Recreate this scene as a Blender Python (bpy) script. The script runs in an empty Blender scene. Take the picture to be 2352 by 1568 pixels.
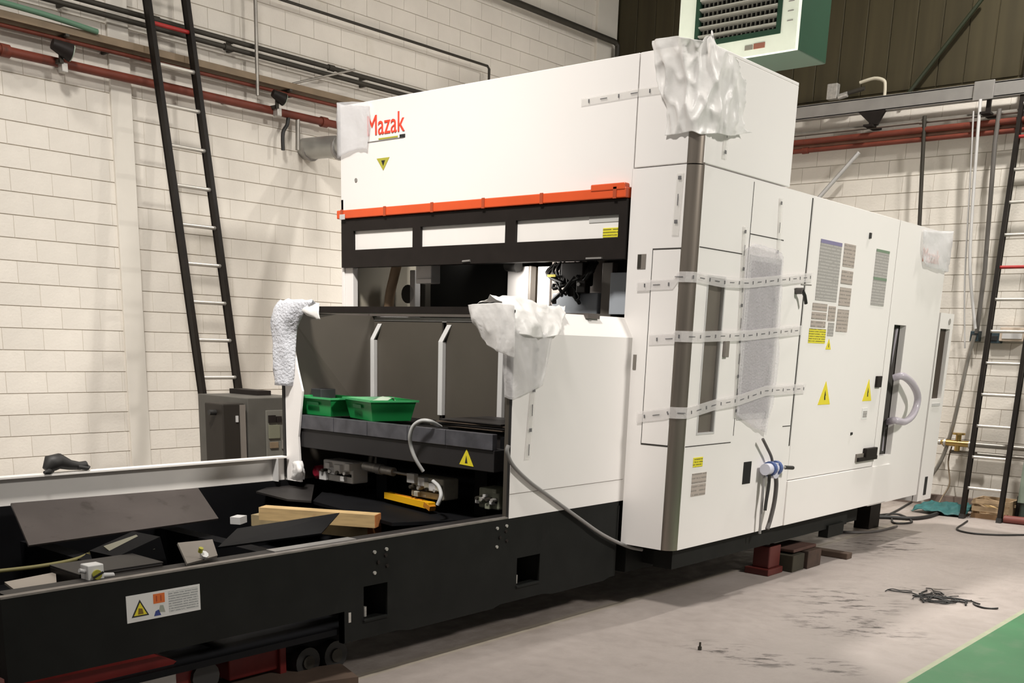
import bpy, bmesh, math, random
import numpy as np
from mathutils import Vector, Matrix
random.seed(7)
S = bpy.context.scene
COL = S.collection
# ------------------------------------------------------------------ camera
W_, H_ = 2352.0, 1568.0
FOC, PX, PY = 2410.7, 1158.8, 1407.85
YAW, PIT, ROL = 0.7033846, 1.318359, 0.0307031
RM = Matrix.Rotation(YAW, 3, 'Z') @ Matrix.Rotation(PIT, 3, 'X') @ Matrix.Rotation(ROL, 3, 'Z')
CAM = Vector((0, 0, 1.65))
cd = bpy.data.cameras.new('camera'); cam = bpy.data.objects.new('camera', cd); COL.objects.link(cam)
cam.matrix_world = Matrix.Translation(CAM) @ RM.to_4x4()
cd.sensor_fit = 'HORIZONTAL'; cd.sensor_width = 36.0; cd.lens = FOC / W_ * 36.0
cd.shift_x = (W_ / 2 - PX) / W_; cd.shift_y = (PY - H_ / 2) / W_
cd.clip_start = 0.05; cd.clip_end = 100
S.camera = cam
# ------------------------------------------------------------------ world, lamps, exposure
wd = bpy.data.worlds.new('hall_air'); S.world = wd; wd.use_nodes = True
wd.node_tree.nodes['Background'].inputs[0].default_value = (1.0, 0.94, 0.88, 1)
wd.node_tree.nodes['Background'].inputs[1].default_value = 0.18
def area(name, loc, power, size, tgt=None, col=(1.0, .955, .895), sp=180):
    l = bpy.data.lights.new(name, 'AREA'); l.energy = power; l.size = size; l.shape = 'DISK'; l.color = col; l.spread = math.radians(sp)
    o = bpy.data.objects.new(name, l); COL.objects.link(o); o.location = loc
    if tgt: o.rotation_euler = (Vector(tgt) - Vector(loc)).to_track_quat('-Z', 'Y').to_euler()
    return o
area('bay_lamp_far', (-2.8, 10.3, 6.9), 205, .26, sp=170)
area('bay_lamp_corner', (-5.2, 8.5, 6.9), 205, .35, sp=96)
area('bay_lamp_near', (-3.4, 1.6, 6.7), 110, .8, (-6.2, 5.0, 1.2), sp=78)
area('bay_lamp_left', (-6.4, 2.4, 6.8), 26, .6, (-7.8, 4.4, 0), sp=90)
area('bay_lamp_right', (4.0, 6.8, 6.4), 168, 1.0, (-3.2, 7.8, .6), sp=100)
area('interior_fill_light', (-5.7, 6.3, 2.4), 3, .2, (-6.45, 6.3, 1.9), sp=90)  # added fill light for the inner left wall, not a machine fitting
area('column_fill_light', (-4.85, 5.70, 2.13), 2.4, .1, (-4.70, 6.1, 1.85), sp=150)  # added fill light that brightens the gantry columns and head carriage
S.view_settings.view_transform = 'Standard'; S.view_settings.look = 'None'
S.view_settings.gamma = 1.0; S.view_settings.use_curve_mapping = False
S.view_settings.exposure = 0.25

# ------------------------------------------------------------------ pixel -> real plane helpers (2352x1568 frame)
def on(px, py, ax, val):
    d = RM @ Vector(((px - PX) / FOC, -(py - PY) / FOC, -1.0))
    return CAM + d * ((val - CAM[ax]) / d[ax])
FX = lambda px, py: on(px, py, 1, 5.60)     # front face plane of the machine
SX = lambda px, py: on(px, py, 0, -3.40)    # right side plane of the machine

# ------------------------------------------------------------------ materials
MATS = {}
def mat(name, col, rough=.6, metal=0.0, var=0.0, scale=6.0, bump=0.0, bscale=60.0, spec=.5, dirt=None, objvar=0.0, streak=None):
    if name in MATS: return MATS[name]
    m = bpy.data.materials.new(name); m.use_nodes = True; nt = m.node_tree; N = nt.nodes; L = nt.links
    b = N['Principled BSDF']; b.inputs['Roughness'].default_value = rough; b.inputs['Metallic'].default_value = metal
    b.inputs['Specular IOR Level'].default_value = spec
    tc = N.new('ShaderNodeTexCoord'); c0 = N.new('ShaderNodeRGB'); c0.outputs[0].default_value = (*col, 1); out = c0.outputs[0]
    mp = N.new('ShaderNodeMapping'); L.new(tc.outputs['Object'], mp.inputs[0])
    if streak: mp.inputs['Scale'].default_value = streak
    if var > 0 or objvar > 0:
        nz = N.new('ShaderNodeTexNoise'); nz.inputs['Scale'].default_value = scale; nz.inputs['Detail'].default_value = 5
        L.new(mp.outputs[0], nz.inputs['Vector'])
        mr = N.new('ShaderNodeMapRange'); mr.inputs[1].default_value = .25; mr.inputs[2].default_value = .75
        mr.inputs[3].default_value = 1 - var; mr.inputs[4].default_value = 1 + var; L.new(nz.outputs[0], mr.inputs[0]); v = mr.outputs[0]
        if objvar > 0:
            oi = N.new('ShaderNodeObjectInfo'); m2 = N.new('ShaderNodeMapRange'); m2.inputs[3].default_value = 1 - objvar; m2.inputs[4].default_value = 1 + objvar
            L.new(oi.outputs['Random'], m2.inputs[0]); mm = N.new('ShaderNodeMath'); mm.operation = 'MULTIPLY'
            L.new(v, mm.inputs[0]); L.new(m2.outputs[0], mm.inputs[1]); v = mm.outputs[0]
        hs = N.new('ShaderNodeHueSaturation'); L.new(out, hs.inputs['Color']); L.new(v, hs.inputs['Value']); out = hs.outputs[0]
    if dirt:
        dc, lo, hi, ds = dirt
        nz = N.new('ShaderNodeTexNoise'); nz.inputs['Scale'].default_value = ds; nz.inputs['Detail'].default_value = 8; nz.inputs['Roughness'].default_value = .65
        L.new(tc.outputs['Object'], nz.inputs['Vector'])
        mr = N.new('ShaderNodeMapRange'); mr.inputs[1].default_value = lo; mr.inputs[2].default_value = hi; L.new(nz.outputs[0], mr.inputs[0])
        mx = N.new('ShaderNodeMix'); mx.data_type = 'RGBA'; L.new(mr.outputs[0], mx.inputs[0]); L.new(out, mx.inputs[6]); mx.inputs[7].default_value = (*dc, 1); out = mx.outputs[2]
    L.new(out, b.inputs['Base Color'])
    if bump > 0:
        nz = N.new('ShaderNodeTexNoise'); nz.inputs['Scale'].default_value = bscale; nz.inputs['Detail'].default_value = 4
        L.new(tc.outputs['Object'], nz.inputs['Vector']); bp = N.new('ShaderNodeBump'); bp.inputs['Strength'].default_value = bump
        bp.inputs['Distance'].default_value = .01; L.new(nz.outputs[0], bp.inputs['Height']); L.new(bp.outputs[0], b.inputs['Normal'])
    MATS[name] = m; return m
def mat_film(name, col, alpha, rough=.3, bump=.5, bscale=25):
    m = mat(name, col, rough, bump=bump, bscale=bscale); m.node_tree.nodes['Principled BSDF'].inputs['Alpha'].default_value = alpha
    return m
def mat_print(name, base, ink, rows=60.0, axis=2, thick=.5):
    """printed lines of small text: ink broken into words along rows"""
    if name in MATS: return MATS[name]
    m = bpy.data.materials.new(name); m.use_nodes = True; nt = m.node_tree; N = nt.nodes; L = nt.links
    b = N['Principled BSDF']; b.inputs['Roughness'].default_value = .5
    tc = N.new('ShaderNodeTexCoord'); sx = N.new('ShaderNodeSeparateXYZ'); L.new(tc.outputs['Object'], sx.inputs[0])
    ml = N.new('ShaderNodeMath'); ml.operation = 'MULTIPLY'; ml.inputs[1].default_value = rows; L.new(sx.outputs[axis], ml.inputs[0])
    fr = N.new('ShaderNodeMath'); fr.operation = 'FRACT'; L.new(ml.outputs[0], fr.inputs[0])
    gt = N.new('ShaderNodeMath'); gt.operation = 'LESS_THAN'; gt.inputs[1].default_value = thick; L.new(fr.outputs[0], gt.inputs[0])
    nz = N.new('ShaderNodeTexNoise'); nz.inputs['Scale'].default_value = rows * 1.2; L.new(tc.outputs['Object'], nz.inputs['Vector'])
    g2 = N.new('ShaderNodeMath'); g2.operation = 'GREATER_THAN'; g2.inputs[1].default_value = .42; L.new(nz.outputs[0], g2.inputs[0])
    mu = N.new('ShaderNodeMath'); mu.operation = 'MULTIPLY'; L.new(gt.outputs[0], mu.inputs[0]); L.new(g2.outputs[0], mu.inputs[1])
    mx = N.new('ShaderNodeMix'); mx.data_type = 'RGBA'; L.new(mu.outputs[0], mx.inputs[0]); mx.inputs[6].default_value = (*base, 1); mx.inputs[7].default_value = (*ink, 1)
    L.new(mx.outputs[2], b.inputs['Base Color']); MATS[name] = m; return m

PAINT = mat('block_paint', (.75, .705, .635), .75, var=.05, scale=3.5, bump=.25, bscale=45, objvar=.035, dirt=((.60, .55, .46), .60, .85, 1.1))
JOINT = mat('mortar_joint', (.40, .36, .30), .9, var=.1)
PIL = mat('pilaster_paint', (.74, .70, .63), .7, var=.03)
CLAD = mat('dark_cladding', (.050, .041, .021), .6, spec=.3, var=.2, scale=2.0, streak=(5, 1, .3), objvar=.10)
WHITE = mat('machine_white', (.84, .808, .785), .38, var=.012, scale=2)
WHITE2 = mat('machine_white_inner', (.78, .75, .71), .5, var=.04)
SEAM = mat('seam_shadow_gap', (.05, .045, .04), .9)
BLACKP = mat('black_paint', (.016, .0125, .011), .5, spec=.2, var=.15, scale=9)
BED = mat('bed_black_steel', (.0115, .012, .011), .6, var=.2, scale=5, spec=.14, dirt=((.02, .019, .018), .6, .8, 3))
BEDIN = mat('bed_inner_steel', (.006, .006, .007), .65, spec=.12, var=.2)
EDGE = mat('worn_highlight_edge', (.30, .27, .25), .4, .5, var=.25, scale=14)  # worn rail edge, its bright highlight put into the pale colour
PLATE = mat('mild_steel_plate', (.080, .068, .064), .42, .35, var=.18, scale=3, dirt=((.05, .042, .038), .56, .66, 7))
DPLATE = mat('dark_steel_plate', (.026, .023, .022), .5, .3, var=.2, scale=4)
STAIN = mat('stainless_strip', (.30, .26, .22), .30, .85, var=.18, scale=3, streak=(9, 9, .4))
CURT = mat('grey_guard_sheet', (.068, .058, .046), .55, var=.12, scale=2.5)
GREYM = mat('grey_metal', (.36, .345, .33), .4, .5, var=.1)
LGREY = mat('light_grey_paint', (.55, .54, .53), .5, var=.05)
BLUEG = mat('blue_grey_panel', (.40, .43, .47), .5)
ORANGE = mat('orange_trim', (.70, .095, .025), .35, var=.06)
DORANGE = mat('dark_orange_clip', (.42, .07, .025), .4)
RED = mat('red_ink', (.78, .07, .035), .5)
REDP = mat('red_pipe_paint', (.15, .036, .022), .5, var=.2, scale=6, spec=.3, dirt=((.07, .028, .018), .58, .7, 5))
REDD = mat('dark_red_enamel', (.13, .012, .010), .5, var=.3, spec=.3)
REDM = mat('red_enamel', (.36, .022, .02), .45, var=.2)
BROWNP = mat('brown_conduit', (.20, .145, .09), .6, var=.2)
GREYP = mat('galvanised_pipe', (.30, .28, .25), .4, .6, var=.15, scale=9)
DGREYP = mat('dark_pipe', (.045, .04, .032), .5, .1, spec=.3, var=.15)
YEL = mat('yellow_sign', (.78, .66, .03), .45)
OLY = mat('olive_yellow_sign', (.42, .40, .05), .5)
INKB = mat('black_ink', (.02, .02, .02), .5)
BLUE = mat('blue_ink', (.04, .06, .25), .5)
WSTK = mat('white_sticker', (.78, .77, .75), .45)
GREENH = mat('heater_green', (.018, .055, .032), .38, var=.06)
GREENL = mat('heater_light_green', (.78, .86, .74), .38, var=.04)
SLATM = mat('heater_slat', (.30, .30, .26), .4, .4)
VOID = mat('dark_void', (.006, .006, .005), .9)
WOOD = mat('pine_timber', (.52, .36, .17), .7, var=.25, scale=5, streak=(1, 1, 8), dirt=((.40, .17, .06), .6, .75, 5))
WOODE = mat('end_grain', (.50, .19, .06), .7, var=.25, scale=20)
WOODD = mat('old_dark_timber', (.085, .055, .038), .8, var=.3)
BIN = mat('green_bin_plastic', (.018, .30, .075), .35, var=.06)
RUB = mat('black_rubber', (.018, .017, .016), .55, var=.2)
CABLE = mat('grey_cable', (.24, .232, .225), .5)
HOSE = mat('dark_grey_hose', (.10, .09, .085), .5)
CAST = mat('cast_aluminium', (.50, .48, .45), .4, .5, var=.25, scale=30)
BRASS = mat('brass', (.52, .35, .12), .3, .8, var=.2)
ALU = mat('aluminium_rung', (.62, .59, .54), .35, .5)
LADB = mat('black_ladder_rail', (.011, .008, .006), .5, .0, spec=.25, var=.3, scale=12)
TEAL = mat('teal_sheet', (.018, .10, .10), .55, var=.3, scale=14)
BUB = mat_film('bubble_wrap', (.80, .77, .80), .30, .28, .9, 70)
BAG = mat_film('thin_white_plastic', (.93, .91, .89), .66, .38, .7, 9)
TAPE = mat_film('clear_packing_tape', (.84, .81, .80), .36, .22, .3, 40)
INK2 = mat_film('tape_print', (.12, .12, .13), .6, .5, 0)
PANE = mat('white_polycarbonate', (.82, .79, .76), .32, var=.02)
LOUV = mat('louvre_grey', (.23, .205, .18), .5, .2, var=.06)
LIL = mat_film('clear_hose', (.50, .46, .52), .75, .25, .2)
MESHW = mat('window_smoked', (.15, .13, .11), .3, .1, var=.1)
PRT1 = mat_print('printed_notice', (.33, .315, .30), (.45, .43, .41), 46)
PRT2 = mat_print('printed_notice_warm', (.43, .37, .33), (.27, .24, .215), 38, thick=.35)
PRT3 = mat_print('label_small_print', (.66, .66, .64), (.34, .35, .35), 95, thick=.45)
PRT4 = mat_print('yellow_small_print', (.74, .66, .03), (.20, .18, .02), 60, thick=.4)

def floor_mat():
    m = bpy.data.materials.new('concrete_floor'); m.use_nodes = True; nt = m.node_tree; N = nt.nodes; L = nt.links
    b = N['Principled BSDF']; b.inputs['Roughness'].default_value = .42
    tc = N.new('ShaderNodeTexCoord')
    def noise(s, d, r=.6, sc=(1, 1, 1), off=(0, 0, 0)):
        mp = N.new('ShaderNodeMapping'); mp.inputs['Scale'].default_value = sc; mp.inputs['Location'].default_value = off; L.new(tc.outputs['Object'], mp.inputs[0])
        n = N.new('ShaderNodeTexNoise'); n.inputs['Scale'].default_value = s; n.inputs['Detail'].default_value = d; n.inputs['Roughness'].default_value = r
        L.new(mp.outputs[0], n.inputs['Vector']); return n.outputs[0]
    def mr(x, a, b_, c=0.0, d=1.0):
        n = N.new('ShaderNodeMapRange'); n.inputs[1].default_value = a; n.inputs[2].default_value = b_; n.inputs[3].default_value = c; n.inputs[4].default_value = d; L.new(x, n.inputs[0]); return n.outputs[0]
    def mix(f, a, b_):
        n = N.new('ShaderNodeMix'); n.data_type = 'RGBA'; L.new(f, n.inputs[0])
        if isinstance(a, tuple): n.inputs[6].default_value = (*a, 1)
        else: L.new(a, n.inputs[6])
        if isinstance(b_, tuple): n.inputs[7].default_value = (*b_, 1)
        else: L.new(b_, n.inputs[7])
        return n.outputs[2]
    def mul(a, b_):
        n = N.new('ShaderNodeMath'); n.operation = 'MULTIPLY'; L.new(a, n.inputs[0]); L.new(b_, n.inputs[1]); return n.outputs[0]
    c = mix(mr(noise(.9, 6), .3, .7), (.31, .27, .248), (.385, .338, .312))
    c = mix(mr(noise(5, 6, .7, (1, .45, 1)), .62, .78, 0, .5), c, (.17, .14, .12))
    sx = N.new('ShaderNodeSeparateXYZ'); L.new(tc.outputs['Object'], sx.inputs[0])
    # greasy dirt along the machine and three trodden stain patches (their own outlines)
    def blob(cx, cy, rx, ry):
        mp = N.new('ShaderNodeMapping'); mp.vector_type = 'POINT'; mp.inputs['Location'].default_value = (-cx / rx, -cy / ry, 0); mp.inputs['Scale'].default_value = (1 / rx, 1 / ry, 0)
        L.new(tc.outputs['Object'], mp.inputs[0]); ln = N.new('ShaderNodeVectorMath'); ln.operation = 'LENGTH'; L.new(mp.outputs[0], ln.inputs[0])
        return mr(ln.outputs['Value'], 1.0, .35)
    fr_ = N.new('ShaderNodeMapping'); fr_.inputs['Rotation'].default_value = (0, 0, -YAW); L.new(tc.outputs['Object'], fr_.inputs[0])
    fs_ = N.new('ShaderNodeMapping'); fs_.inputs['Scale'].default_value = (.38, 1, 1); L.new(fr_.outputs[0], fs_.inputs[0])
    fn_ = N.new('ShaderNodeTexNoise'); fn_.inputs['Scale'].default_value = 12; fn_.inputs['Detail'].default_value = 8; fn_.inputs['Roughness'].default_value = .72; L.new(fs_.outputs[0], fn_.inputs['Vector'])
    fine = mr(fn_.outputs[0], .515, .60)
    for (cx, cy, rx, ry) in ((-2.42, 7.62, .42, .35), (-2.45, 6.25, .55, .42), (-2.62, 5.15, .45, .25), (-2.2, 5.3, .3, .2), (-3.4, 9.3, .5, .9), (-2.75, 6.9, .5, .5)):
        f = mul(blob(cx, cy, rx, ry), fine); c = mix(f, c, (.075, .062, .055))
    c = mix(mul(mr(sx.outputs[0], -3.45, -3.95), mr(noise(3.5, 6, .7, (1, .4, 1)), .35, .62, 0, .75)), c, (.15, .12, .095))
    # pale cast joint line beside the machine
    ab = N.new('ShaderNodeMath'); ab.operation = 'ADD'; L.new(sx.outputs[0], ab.inputs[0]); ab.inputs[1].default_value = 3.80
    a2 = N.new('ShaderNodeMath'); a2.operation = 'ABSOLUTE'; L.new(ab.outputs[0], a2.inputs[0])
    c = mix(mr(a2.outputs[0], .045, .02, 0, .55), c, (.33, .29, .22))
    c = mix(mr(a2.outputs[0], .008, .003, 0, .6), c, (.10, .08, .07))
    L.new(c, b.inputs['Base Color'])
    L.new(mr(noise(9, 5), .3, .7, .34, .6), b.inputs['Roughness'])
    bp = N.new('ShaderNodeBump'); bp.inputs['Strength'].default_value = .12; bp.inputs['Distance'].default_value = .01; L.new(noise(40, 4), bp.inputs['Height']); L.new(bp.outputs[0], b.inputs['Normal'])
    return m
FLOORM = floor_mat()
GPAINT = mat('green_floor_paint', (.052, .185, .082), .35, var=.12, scale=2.5, dirt=((.10, .20, .11), .5, .7, 4))
GEDGE = mat('pale_paint_edge', (.34, .36, .25), .5, var=.1, scale=12)

# ------------------------------------------------------------------ mesh builder
class MB:
    def __init__(s): s.v = []; s.f = []; s.sm = []
    def add(s, vs, fs, smooth=False):
        o = len(s.v); s.v += [tuple(v) for v in vs]; s.f += [tuple(i + o for i in f) for f in fs]; s.sm += [smooth] * len(fs); return s
    def box(s, a, b, ch=0.0):
        x0, x1 = sorted((a[0], b[0])); y0, y1 = sorted((a[1], b[1])); z0, z1 = sorted((a[2], b[2]))
        c = min(ch, (x1 - x0) * .45, (y1 - y0) * .45, (z1 - z0) * .45)
        if c <= 0:
            return s.add([(x0, y0, z0), (x1, y0, z0), (x1, y1, z0), (x0, y1, z0), (x0, y0, z1), (x1, y0, z1), (x1, y1, z1), (x0, y1, z1)],
                         [(0, 3, 2, 1), (4, 5, 6, 7), (0, 1, 5, 4), (1, 2, 6, 5), (2, 3, 7, 6), (3, 0, 4, 7)])
        bm = bmesh.new(); bmesh.ops.create_cube(bm, size=1)
        for v in bm.verts: v.co = Vector(((x0 + x1) / 2 + v.co.x * (x1 - x0), (y0 + y1) / 2 + v.co.y * (y1 - y0), (z0 + z1) / 2 + v.co.z * (z1 - z0)))
        bmesh.ops.bevel(bm, geom=bm.edges[:], offset=c, segments=2, profile=.5, affect='EDGES'); bm.verts.index_update()
        s.add([v.co for v in bm.verts], [[v.index for v in f.verts] for f in bm.faces]); bm.free(); return s
    def obox(s, c, sz, rot=(0, 0, 0), M=None):
        R = M if M is not None else (Matrix.Rotation(rot[2], 3, 'Z') @ Matrix.Rotation(rot[1], 3, 'Y') @ Matrix.Rotation(rot[0], 3, 'X'))
        c = Vector(c); h = Vector(sz) / 2
        vs = [c + R @ Vector((sx * h.x, sy * h.y, sz_ * h.z)) for sz_ in (-1, 1) for sx, sy in ((-1, -1), (1, -1), (1, 1), (-1, 1))]
        return s.add(vs, [(0, 3, 2, 1), (4, 5, 6, 7), (0, 1, 5, 4), (1, 2, 6, 5), (2, 3, 7, 6), (3, 0, 4, 7)])
    def slab(s, pts, off):
        """thin solid from a planar polygon pts pushed by vector off"""
        off = Vector(off); n = len(pts); P = [Vector(p) for p in pts]
        vs = P + [p + off for p in P]
        return s.add(vs, [tuple(range(n))[::-1], tuple(range(n, 2 * n))] + [(i, (i + 1) % n, (i + 1) % n + n, i + n) for i in range(n)])
    def tube(s, pts, r, n=10, closed_ends=True, smooth_path=0):
        P = [Vector(p) for p in pts]
        if smooth_path:
            Q = []
            for i in range(len(P) - 1):
                p0 = P[max(i - 1, 0)]; p1 = P[i]; p2 = P[i + 1]; p3 = P[min(i + 2, len(P) - 1)]
                for k in range(smooth_path):
                    t = k / smooth_path
                    Q.append(.5 * ((2 * p1) + (p2 - p0) * t + (2 * p0 - 5 * p1 + 4 * p2 - p3) * t * t + (3 * p1 - p0 - 3 * p2 + p3) * t ** 3))
            P = Q + [P[-1]]
        R = r if isinstance(r, (list, tuple)) else [r] * len(P)
        up = None; rings = []
        for i, p in enumerate(P):
            d = (P[min(i + 1, len(P) - 1)] - P[max(i - 1, 0)]).normalized()
            if up is None: up = Vector((0, 0, 1)) if abs(d.z) < .9 else Vector((1, 0, 0))
            a = d.cross(up).normalized(); up = a.cross(d).normalized()
            rr = R[i] if i < len(R) else R[-1]
            rings.append([p + (a * math.cos(2 * math.pi * k / n) + up * math.sin(2 * math.pi * k / n)) * rr for k in range(n)])
        vs = [v for r_ in rings for v in r_]
        fs = [(i * n + k, i * n + (k + 1) % n, (i + 1) * n + (k + 1) % n, (i + 1) * n + k) for i in range(len(P) - 1) for k in range(n)]
        s.add(vs, fs, True)
        if closed_ends: s.add(rings[0], [tuple(range(n))[::-1]]); s.add(rings[-1], [tuple(range(n))])
        return s
    def cyl(s, a, b, r, n=14, r2=None): return s.tube([a, b], [r, r if r2 is None else r2], n)
    def holes(s, rect, holes, ax, t0, t1, ch=0):
        """plate in the plane normal to ax, rect=(u0,u1,v0,v1), with rectangular holes"""
        us = sorted({rect[0], rect[1], *[h[0] for h in holes], *[h[1] for h in holes]}); vs = sorted({rect[2], rect[3], *[h[2] for h in holes], *[h[3] for h in holes]})
        for i in range(len(us) - 1):
            for j in range(len(vs) - 1):
                cu, cv = (us[i] + us[i + 1]) / 2, (vs[j] + vs[j + 1]) / 2
                if any(h[0] < cu < h[1] and h[2] < cv < h[3] for h in holes): continue
                if not (rect[0] <= cu <= rect[1] and rect[2] <= cv <= rect[3]): continue
                if ax == 0: s.box((t0, us[i], vs[j]), (t1, us[i + 1], vs[j + 1]))
                else: s.box((us[i], t0, vs[j]), (us[i + 1], t1, vs[j + 1]))
        return s
    def build(s, name, m, parent=None, bevel=0, smooth=False):
        me = bpy.data.meshes.new(name)
        o = bpy.data.objects.new(name, me); COL.objects.link(o)
        off = Vector((0, 0, 0))
        if parent is not None: off = WLOC.get(parent.name, Vector((0, 0, 0))); o.parent = parent
        WLOC[o.name] = off
        me.from_pydata([tuple(Vector(v) - off) for v in s.v], [], s.f); me.materials.append(m)
        me.polygons.foreach_set('use_smooth', [smooth or k for k in s.sm]); me.update()
        if bevel:
            bv = o.modifiers.new('bevel', 'BEVEL'); bv.width = bevel; bv.segments = 2; bv.limit_method = 'ANGLE'
        return o
WLOC = {}
def tag(o, label=None, cat=None, group=None, kind=None):
    for k, v in (('label', label), ('category', cat), ('group', group), ('kind', kind)):
        if v: o[k] = v
    return o
def thing(name, label, cat, loc, group=None):
    o = bpy.data.objects.new(name, None); COL.objects.link(o); o.location = loc; o.empty_display_size = .1
    WLOC[o.name] = Vector(loc); return tag(o, label, cat, group)
def sheet(grid, nu=6, amp=0.0, seed=0, thick=.004, fr=9.0):
    """crumpled film through a grid of world control points (rows x cols)"""
    from mathutils import noise as mn
    R, C = len(grid), len(grid[0])
    def cr(p, t):
        n = len(p) - 1; i = min(int(t), n - 1); f = t - i
        p0, p1, p2, p3 = p[max(i - 1, 0)], p[i], p[i + 1], p[min(i + 2, n)]
        return .5 * ((2 * p1) + (p2 - p0) * f + (2 * p0 - 5 * p1 + 4 * p2 - p3) * f * f + (3 * p1 - p0 - 3 * p2 + p3) * f ** 3)
    G = [[Vector(p) for p in r] for r in grid]; rows = []
    A, B = (R - 1) * nu + 1, (C - 1) * nu + 1
    cols = [[cr(r, j / nu) for j in range(B)] for r in G]
    for i in range(A):
        row = [cr([cols[k][j] for k in range(R)], i / nu) for j in range(B)]
        rows.append(row)
    P = [[p.copy() for p in r] for r in rows]
    for i in range(A):
        for j in range(B):
            du = rows[i][min(j + 1, B - 1)] - rows[i][max(j - 1, 0)]; dv = rows[min(i + 1, A - 1)][j] - rows[max(i - 1, 0)][j]
            n = du.cross(dv)
            if n.length > 1e-9: n.normalize()
            if n.dot(CAM - rows[i][j]) < 0: n = -n
            q = Vector((rows[i][j].x, rows[i][j].y, rows[i][j].z * .33)) * fr + Vector((seed * 7.1, 0, 0)); a1 = 1 - abs(mn.noise(q)) * 2.2; a2 = 1 - abs(mn.noise(q * 2.3 + Vector((3, 1, 9)))) * 2.2
            P[i][j] += n * amp * (max(a1, 0) ** 2 + .45 * max(a2, 0) ** 2)
    mb = MB(); mb.add([p for r in P for p in r], [(i * B + j, i * B + j + 1, (i + 1) * B + j + 1, (i + 1) * B + j) for i in range(A - 1) for j in range(B - 1)], True)
    return mb
def solid(o, t=.003):
    m = o.modifiers.new('film_thickness', 'SOLIDIFY'); m.thickness = t; m.offset = 0; return o
def text_mesh(name, body, size, M, m, parent, extrude=.002, shear=0.0, sx=1.0):
    cu = bpy.data.curves.new(name, 'FONT'); cu.body = body; cu.size = size; cu.extrude = extrude; cu.shear = shear; cu.resolution_u = 3
    t = bpy.data.objects.new(name, cu); COL.objects.link(t)
    bpy.context.view_layer.update(); me = bpy.data.meshes.new_from_object(t); bpy.data.objects.remove(t)
    o = bpy.data.objects.new(name, me); COL.objects.link(o); me.materials.clear(); me.materials.append(m)
    me.transform(M @ Matrix.Diagonal((sx, 1, 1, 1)))
    off = WLOC.get(parent.name, Vector((0, 0, 0))); me.transform(Matrix.Translation(-off)); o.parent = parent; WLOC[o.name] = off
    return o
def mtx(o, u, v):
    u = Vector(u).normalized(); v = Vector(v).normalized(); w = u.cross(v)
    M = Matrix((u, v, w)).transposed().to_4x4(); M.translation = Vector(o); return M

# ================================================================== THE SETTING
fl = MB().box((-9.4, -3, -.15), (5, 12.6, 0)).build('floor', FLOORM); tag(fl, kind='structure')
MB().box((-1.765, -3, 0), (5, 12.3, .002)).build('green_paint', GPAINT, fl)
MB().box((-1.80, -3, 0), (-1.765, 12.3, .0015)).build('paint_edge', GEDGE, fl)
XW, YB = -8.85, 12.3
CH, BL = .1755, .345
def block_mesh(name, axis, w=BL, h=CH):
    g = .0022; gv = .0005; d = .008; c = .0022
    mb = MB()
    if axis == 0:   # face towards +x, block spans y,z ; origin at lower corner on the backing
        a = [(0, gv, g), (0, w - gv, g), (0, w - gv, h - g), (0, gv, h - g)]; b = [(d, gv + c, g + c), (d, w - gv - c, g + c), (d, w - gv - c, h - g - c), (d, gv + c, h - g - c)]
        fs = [(4, 5, 6, 7), (0, 1, 5, 4), (1, 2, 6, 5), (2, 3, 7, 6), (3, 0, 4, 7)]
    else:
        a = [(gv, 0, g), (w - gv, 0, g), (w - gv, 0, h - g), (gv, 0, h - g)]; b = [(gv + c, -d, g + c), (w - gv - c, -d, g + c), (w - gv - c, -d, h - g - c), (gv + c, -d, h - g - c)]
        fs = [(4, 5, 6, 7), (0, 1, 5, 4), (1, 2, 6, 5), (2, 3, 7, 6), (3, 0, 4, 7)]
    return a + b, fs
def block_wall(parent, axis, base, lo, hi, z0, nz, pick, skip=None):
    vs, fs = block_mesh('block', axis); me = bpy.data.meshes.new('block'); me.from_pydata(vs, [], fs); me.materials.append(PAINT); me.update()
    items = []
    for k in range(nz):
        z = z0 + k * CH; s = lo - (BL / 2 if k % 2 else 0)
        while s < hi - .03:
            if not (skip and skip(s, s + BL)): items.append((s, z))
            s += BL
    items.sort(key=pick); single, rest = items[:300], items[300:]
    for (s, z) in single:
        o = bpy.data.objects.new('block', me); COL.objects.link(o); o.parent = parent
        o.location = (base, s, z) if axis == 0 else (s, base, z)
    mb = MB()
    for (s, z) in rest:
        d = (base, s, z) if axis == 0 else (s, base, z)
        mb.add([(v[0] + d[0], v[1] + d[1], v[2] + d[2]) for v in vs], fs)
    if rest: tag(mb.build('blockwork', PAINT, parent), kind='stuff')
wl = MB().box((-9.1, 1.0, 0), (XW, 12.6, 7.6)).build('wall_left', JOINT); tag(wl, kind='structure')
PY0, PY1 = 5.09, 5.28
block_wall(wl, 0, XW, 1.6, 12.3, .065, 41, lambda t: abs(t[0] - 3.4) if t[0] > 2.9 else 99 + abs(t[0]))
tag(MB().box((XW - .02, PY0, 0), (XW + .035, PY1, 7.4), .004).build('trim_1', PIL), kind='structure')
tag(MB().box((XW - .02, 11.85, 0), (XW + .05, 12.28, 7.4), .004).build('trim_2', PIL), kind='structure')
wb = MB().box((-9.1, YB, 0), (5, YB + .3, 4.42)).build('wall_back', JOINT); tag(wb, kind='structure')
block_wall(wb, 1, YB, -8.8, 4.9, .05, 24, lambda t: abs(t[0] + 4.7) + abs(t[1] - 2.6) * .5)
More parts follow.
